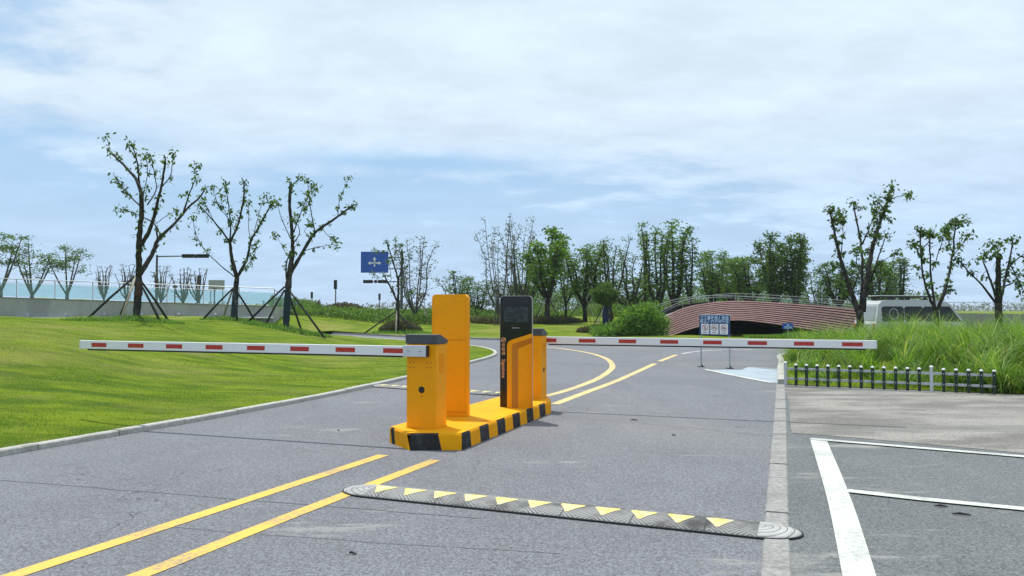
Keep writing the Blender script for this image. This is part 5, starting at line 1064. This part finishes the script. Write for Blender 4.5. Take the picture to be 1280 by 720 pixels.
# far off tree line and pale buildings on the horizon
n = 9000; X = rng.uniform(-420, 520, n); Y = 640+rng.uniform(-30, 30, n); top = 2.5+3*(np.sin(X*.05)+np.sin(X*.13+2)*.8+np.sin(X*.37))*.5; Z = .8+rng.uniform(0, 1, n)*np.clip(top+2.5, 1, None); mass('distant_tree_line', 'hazy far tree line on the horizon', 'trees', X, Y, Z, 2.4, 'leaf_grey', 12)
def blades(name, label, cat, X, Y, Z, Ln, wd, bend, mat, seed, seg=4, az=None, azs=.0, up=1.5):
    """arched grass blades as tapering ribbons"""
    rng = np.random.default_rng(seed); n = len(X); a = rng.uniform(0, 2*np.pi, n) if az is None else az+rng.normal(0, azs, n)
    dx, dy = np.cos(a), np.sin(a); t0 = rng.uniform(.05, .5, n); S = np.stack([-dy, dx, np.zeros(n)], 1); p = np.stack([X, Y, Z], 1); rows = []
    ang = t0.copy(); tot = bend*rng.uniform(.5, 1.3, n)
    for k in range(seg+1):
        w_ = wd*(1-(k/seg)**1.6)*.5+wd*.04; w_ = (w_*rng.uniform(.8, 1.2) if k == 0 else w_)
        rows.append(np.stack([p-S*(w_ if np.isscalar(w_) else w_), p+S*(w_ if np.isscalar(w_) else w_)], 1)); st = (Ln/seg)[:, None]
        p = p+np.stack([dx*np.sin(ang), dy*np.sin(ang), np.cos(ang)], 1)*st; ang = ang+tot/seg
    V = np.stack(rows, 1).reshape(-1, 3); k0 = np.arange(n)[:, None]*(2*(seg+1)); Fc = np.concatenate([k0+np.array([[2*k, 2*k+1, 2*k+3, 2*k+2]]) for k in range(seg)], 1).reshape(-1, 4)
    return tag(npmesh(name, V, Fc, M[mat]), label, cat, kind='stuff')
# tall grass on the planted island
rng = np.random.default_rng(21)
nC = 1500; CX = rng.uniform(5.6, 24, nC); CY = rng.uniform(8.5, 24.5, nC); nb, _, _ = nearest(list(isleP)+[isleP[0]], CX, CY); df_, _, _ = nearest([p[:2] for p in nearE], CX, CY)
k = inside(isleP, CX, CY) & (nb > .35)
size = np.clip((CX-6.0)/3.2, 0, 1)**.8; k &= (rng.uniform(0, 1, nC) < .35+.65*size); k &= (CX-6.2 > (CY-16)*.22)
CX, CY, size, df_ = CX[k], CY[k], size[k], df_[k]; hh = (.28+.74*size)*np.clip(.55+df_*.4, .5, 1.)*rng.uniform(.6, 1.2, len(CX)); per = 120
sx_ = rng.uniform(8.3, 13, 26); CX = np.concatenate([CX, sx_]); CY = np.concatenate([CY, np.interp(sx_, [8.6, 14], [13.62, 12.0])+rng.uniform(.12, .35, 26)]); hh = np.concatenate([hh, rng.uniform(.6, .85, 26)])
X = np.repeat(CX, per)+rng.normal(0, .10, len(CX)*per); Y = np.repeat(CY, per)+rng.normal(0, .10, len(CX)*per); Ln = np.repeat(hh, per)*rng.uniform(.55, 1.3, len(X)); gust = np.repeat(rng.uniform(0, 6.28, len(CX)), per)
az_ = np.where(rng.uniform(0, 1, len(X)) < .45, rng.uniform(0, 6.28, len(X)), gust+rng.normal(0, .8, len(X)))
blades('tall_grass', 'dense tall arching green grass behind the picket fence', 'grass', X, Y, iz(X, Y)-.02, Ln*1.15, .014, 2.2, 'grass_tall', 22, 5, az=az_, azs=.1)
# short grass over the rest of the island and under the fence
n = 90000; X = rng.uniform(5.3, 15, n); Y = rng.uniform(11, 25, n); nb, _, _ = nearest(list(isleP)+[isleP[0]], X, Y); k = inside(isleP, X, Y) & (nb > .03); X, Y = X[k], Y[k]
blades('short_grass', 'short rough grass at the rounded end of the island and along the fence foot', 'grass', X, Y, iz(X, Y)-.01, rng.uniform(.05, .16, len(X)), .009, 1.0, 'grass_lawn', 23, 2)
# reeds beside the bridge
nc = 150; cx = rng.uniform(atd(748, 41), atd(829, 41), nc); cy = 41.5+rng.uniform(-1.3, 3.0, nc); pxx = 640+cx/cy*F; hm = np.interp(pxx, [733, 765, 780, 790, 800, 818, 826, 832], [.3, .5, .8, 1.6, 1.5, 1.7, 1.2, .8])*rng.uniform(.7, 1.12, nc)
kk = rng.uniform(0, 1, nc) < np.interp(pxx, [738, 770, 785], [.45, .7, 1]); cx, cy, hm = cx[kk], cy[kk], hm[kk]; per = 115
X = np.repeat(cx, per)+rng.normal(0, .20, len(cx)*per); Y = np.repeat(cy, per)+rng.normal(0, .2, len(cx)*per); H_ = np.repeat(hm, per)
Z = tz(X, Y)+H_*rng.uniform(.02, 1.0, len(X))**.8; P_ = np.stack([X, Y, Z], 1); V, Fc = leaves_np(P_, rdir(rng, len(P_), .5), .26, rng, .22, .1); tag(npmesh('reeds', V, Fc, M['reed']), 'bright green bushy reed bed at the left end of the footbridge', 'reeds', kind='stuff')
n = 5000; X = rng.uniform(atd(925, 42), atd(1010, 42), n); Y = 41.0+rng.uniform(-.7, .7, n); blades('bank_grass', 'grassy bank under the arch of the footbridge', 'grass', X, Y, tz(X, Y)-.02, rng.uniform(.08, .26, n), .04, .8, 'reed', 25, 2)
n = 2600; X = rng.uniform(atd(1000, 40), atd(1090, 40), n); Y = 41.5+rng.uniform(-1, 1, n); blades('bank_grass', 'grassy bank at the right foot of the footbridge', 'grass', X, Y, tz(X, Y)-.02, rng.uniform(.1, .32, n), .04, .8, 'reed', 26, 2)
# lawn blades, thinning out with distance
n = 330000; Y = 4.0+rng.uniform(0, 1, n)**1.7*30; X = rng.uniform(-24, 0, n); k = (X > -Y*.72-1.5) & ~inside(roadP, X, Y); nb, _, _ = nearest(kerbLs, X, Y); k &= nb > .12; X, Y = X[k], Y[k]; nb = nb[k]
ht = rng.uniform(.018, .05, len(X))*(1+1.0*np.exp(-nb/.25))*(.7+.6*np.clip(np.sin(X*1.7+Y*.6)*np.sin(Y*1.1-X*.7), 0, 1)); blades('lawn_grass', 'mown lawn grass left of the road', 'grass', X, Y, tz(X, Y)-.008, ht, .010, 1.2, 'grass_lawn', 27, 1)
# longer tufts round the tree stakes, darkened to stand in for tree shadow
TX, TY, TL = [], [], []
for (cx, cy, r_, m_) in ((-14.4, 29.2, 1.9, 2600), (-12.6, 35, 1.6, 1800), (-9.6, 32.6, 2.0, 2600), (-6.4, 45.6, 1.9, 1800), (-15.9, 28.8, 1.0, 900)):
    th = rng.uniform(0, 6.28, m_); q = np.sqrt(rng.uniform(0, 1, m_)); TX.append(cx+q*r_*np.cos(th)); TY.append(cy+q*r_*.7*np.sin(th)); TL.append((.16+.16*rng.uniform(0, 1, m_))*(1.15-q*.7))
X = np.concatenate(TX); Y = np.concatenate(TY); blades('grass_tufts', 'longer grass tufts round the feet of the staked lawn trees, coloured dark as their shadow', 'grass', X, Y, tz(X, Y)-.01, np.concatenate(TL), .022, 1.0, 'reed', 28, 2)
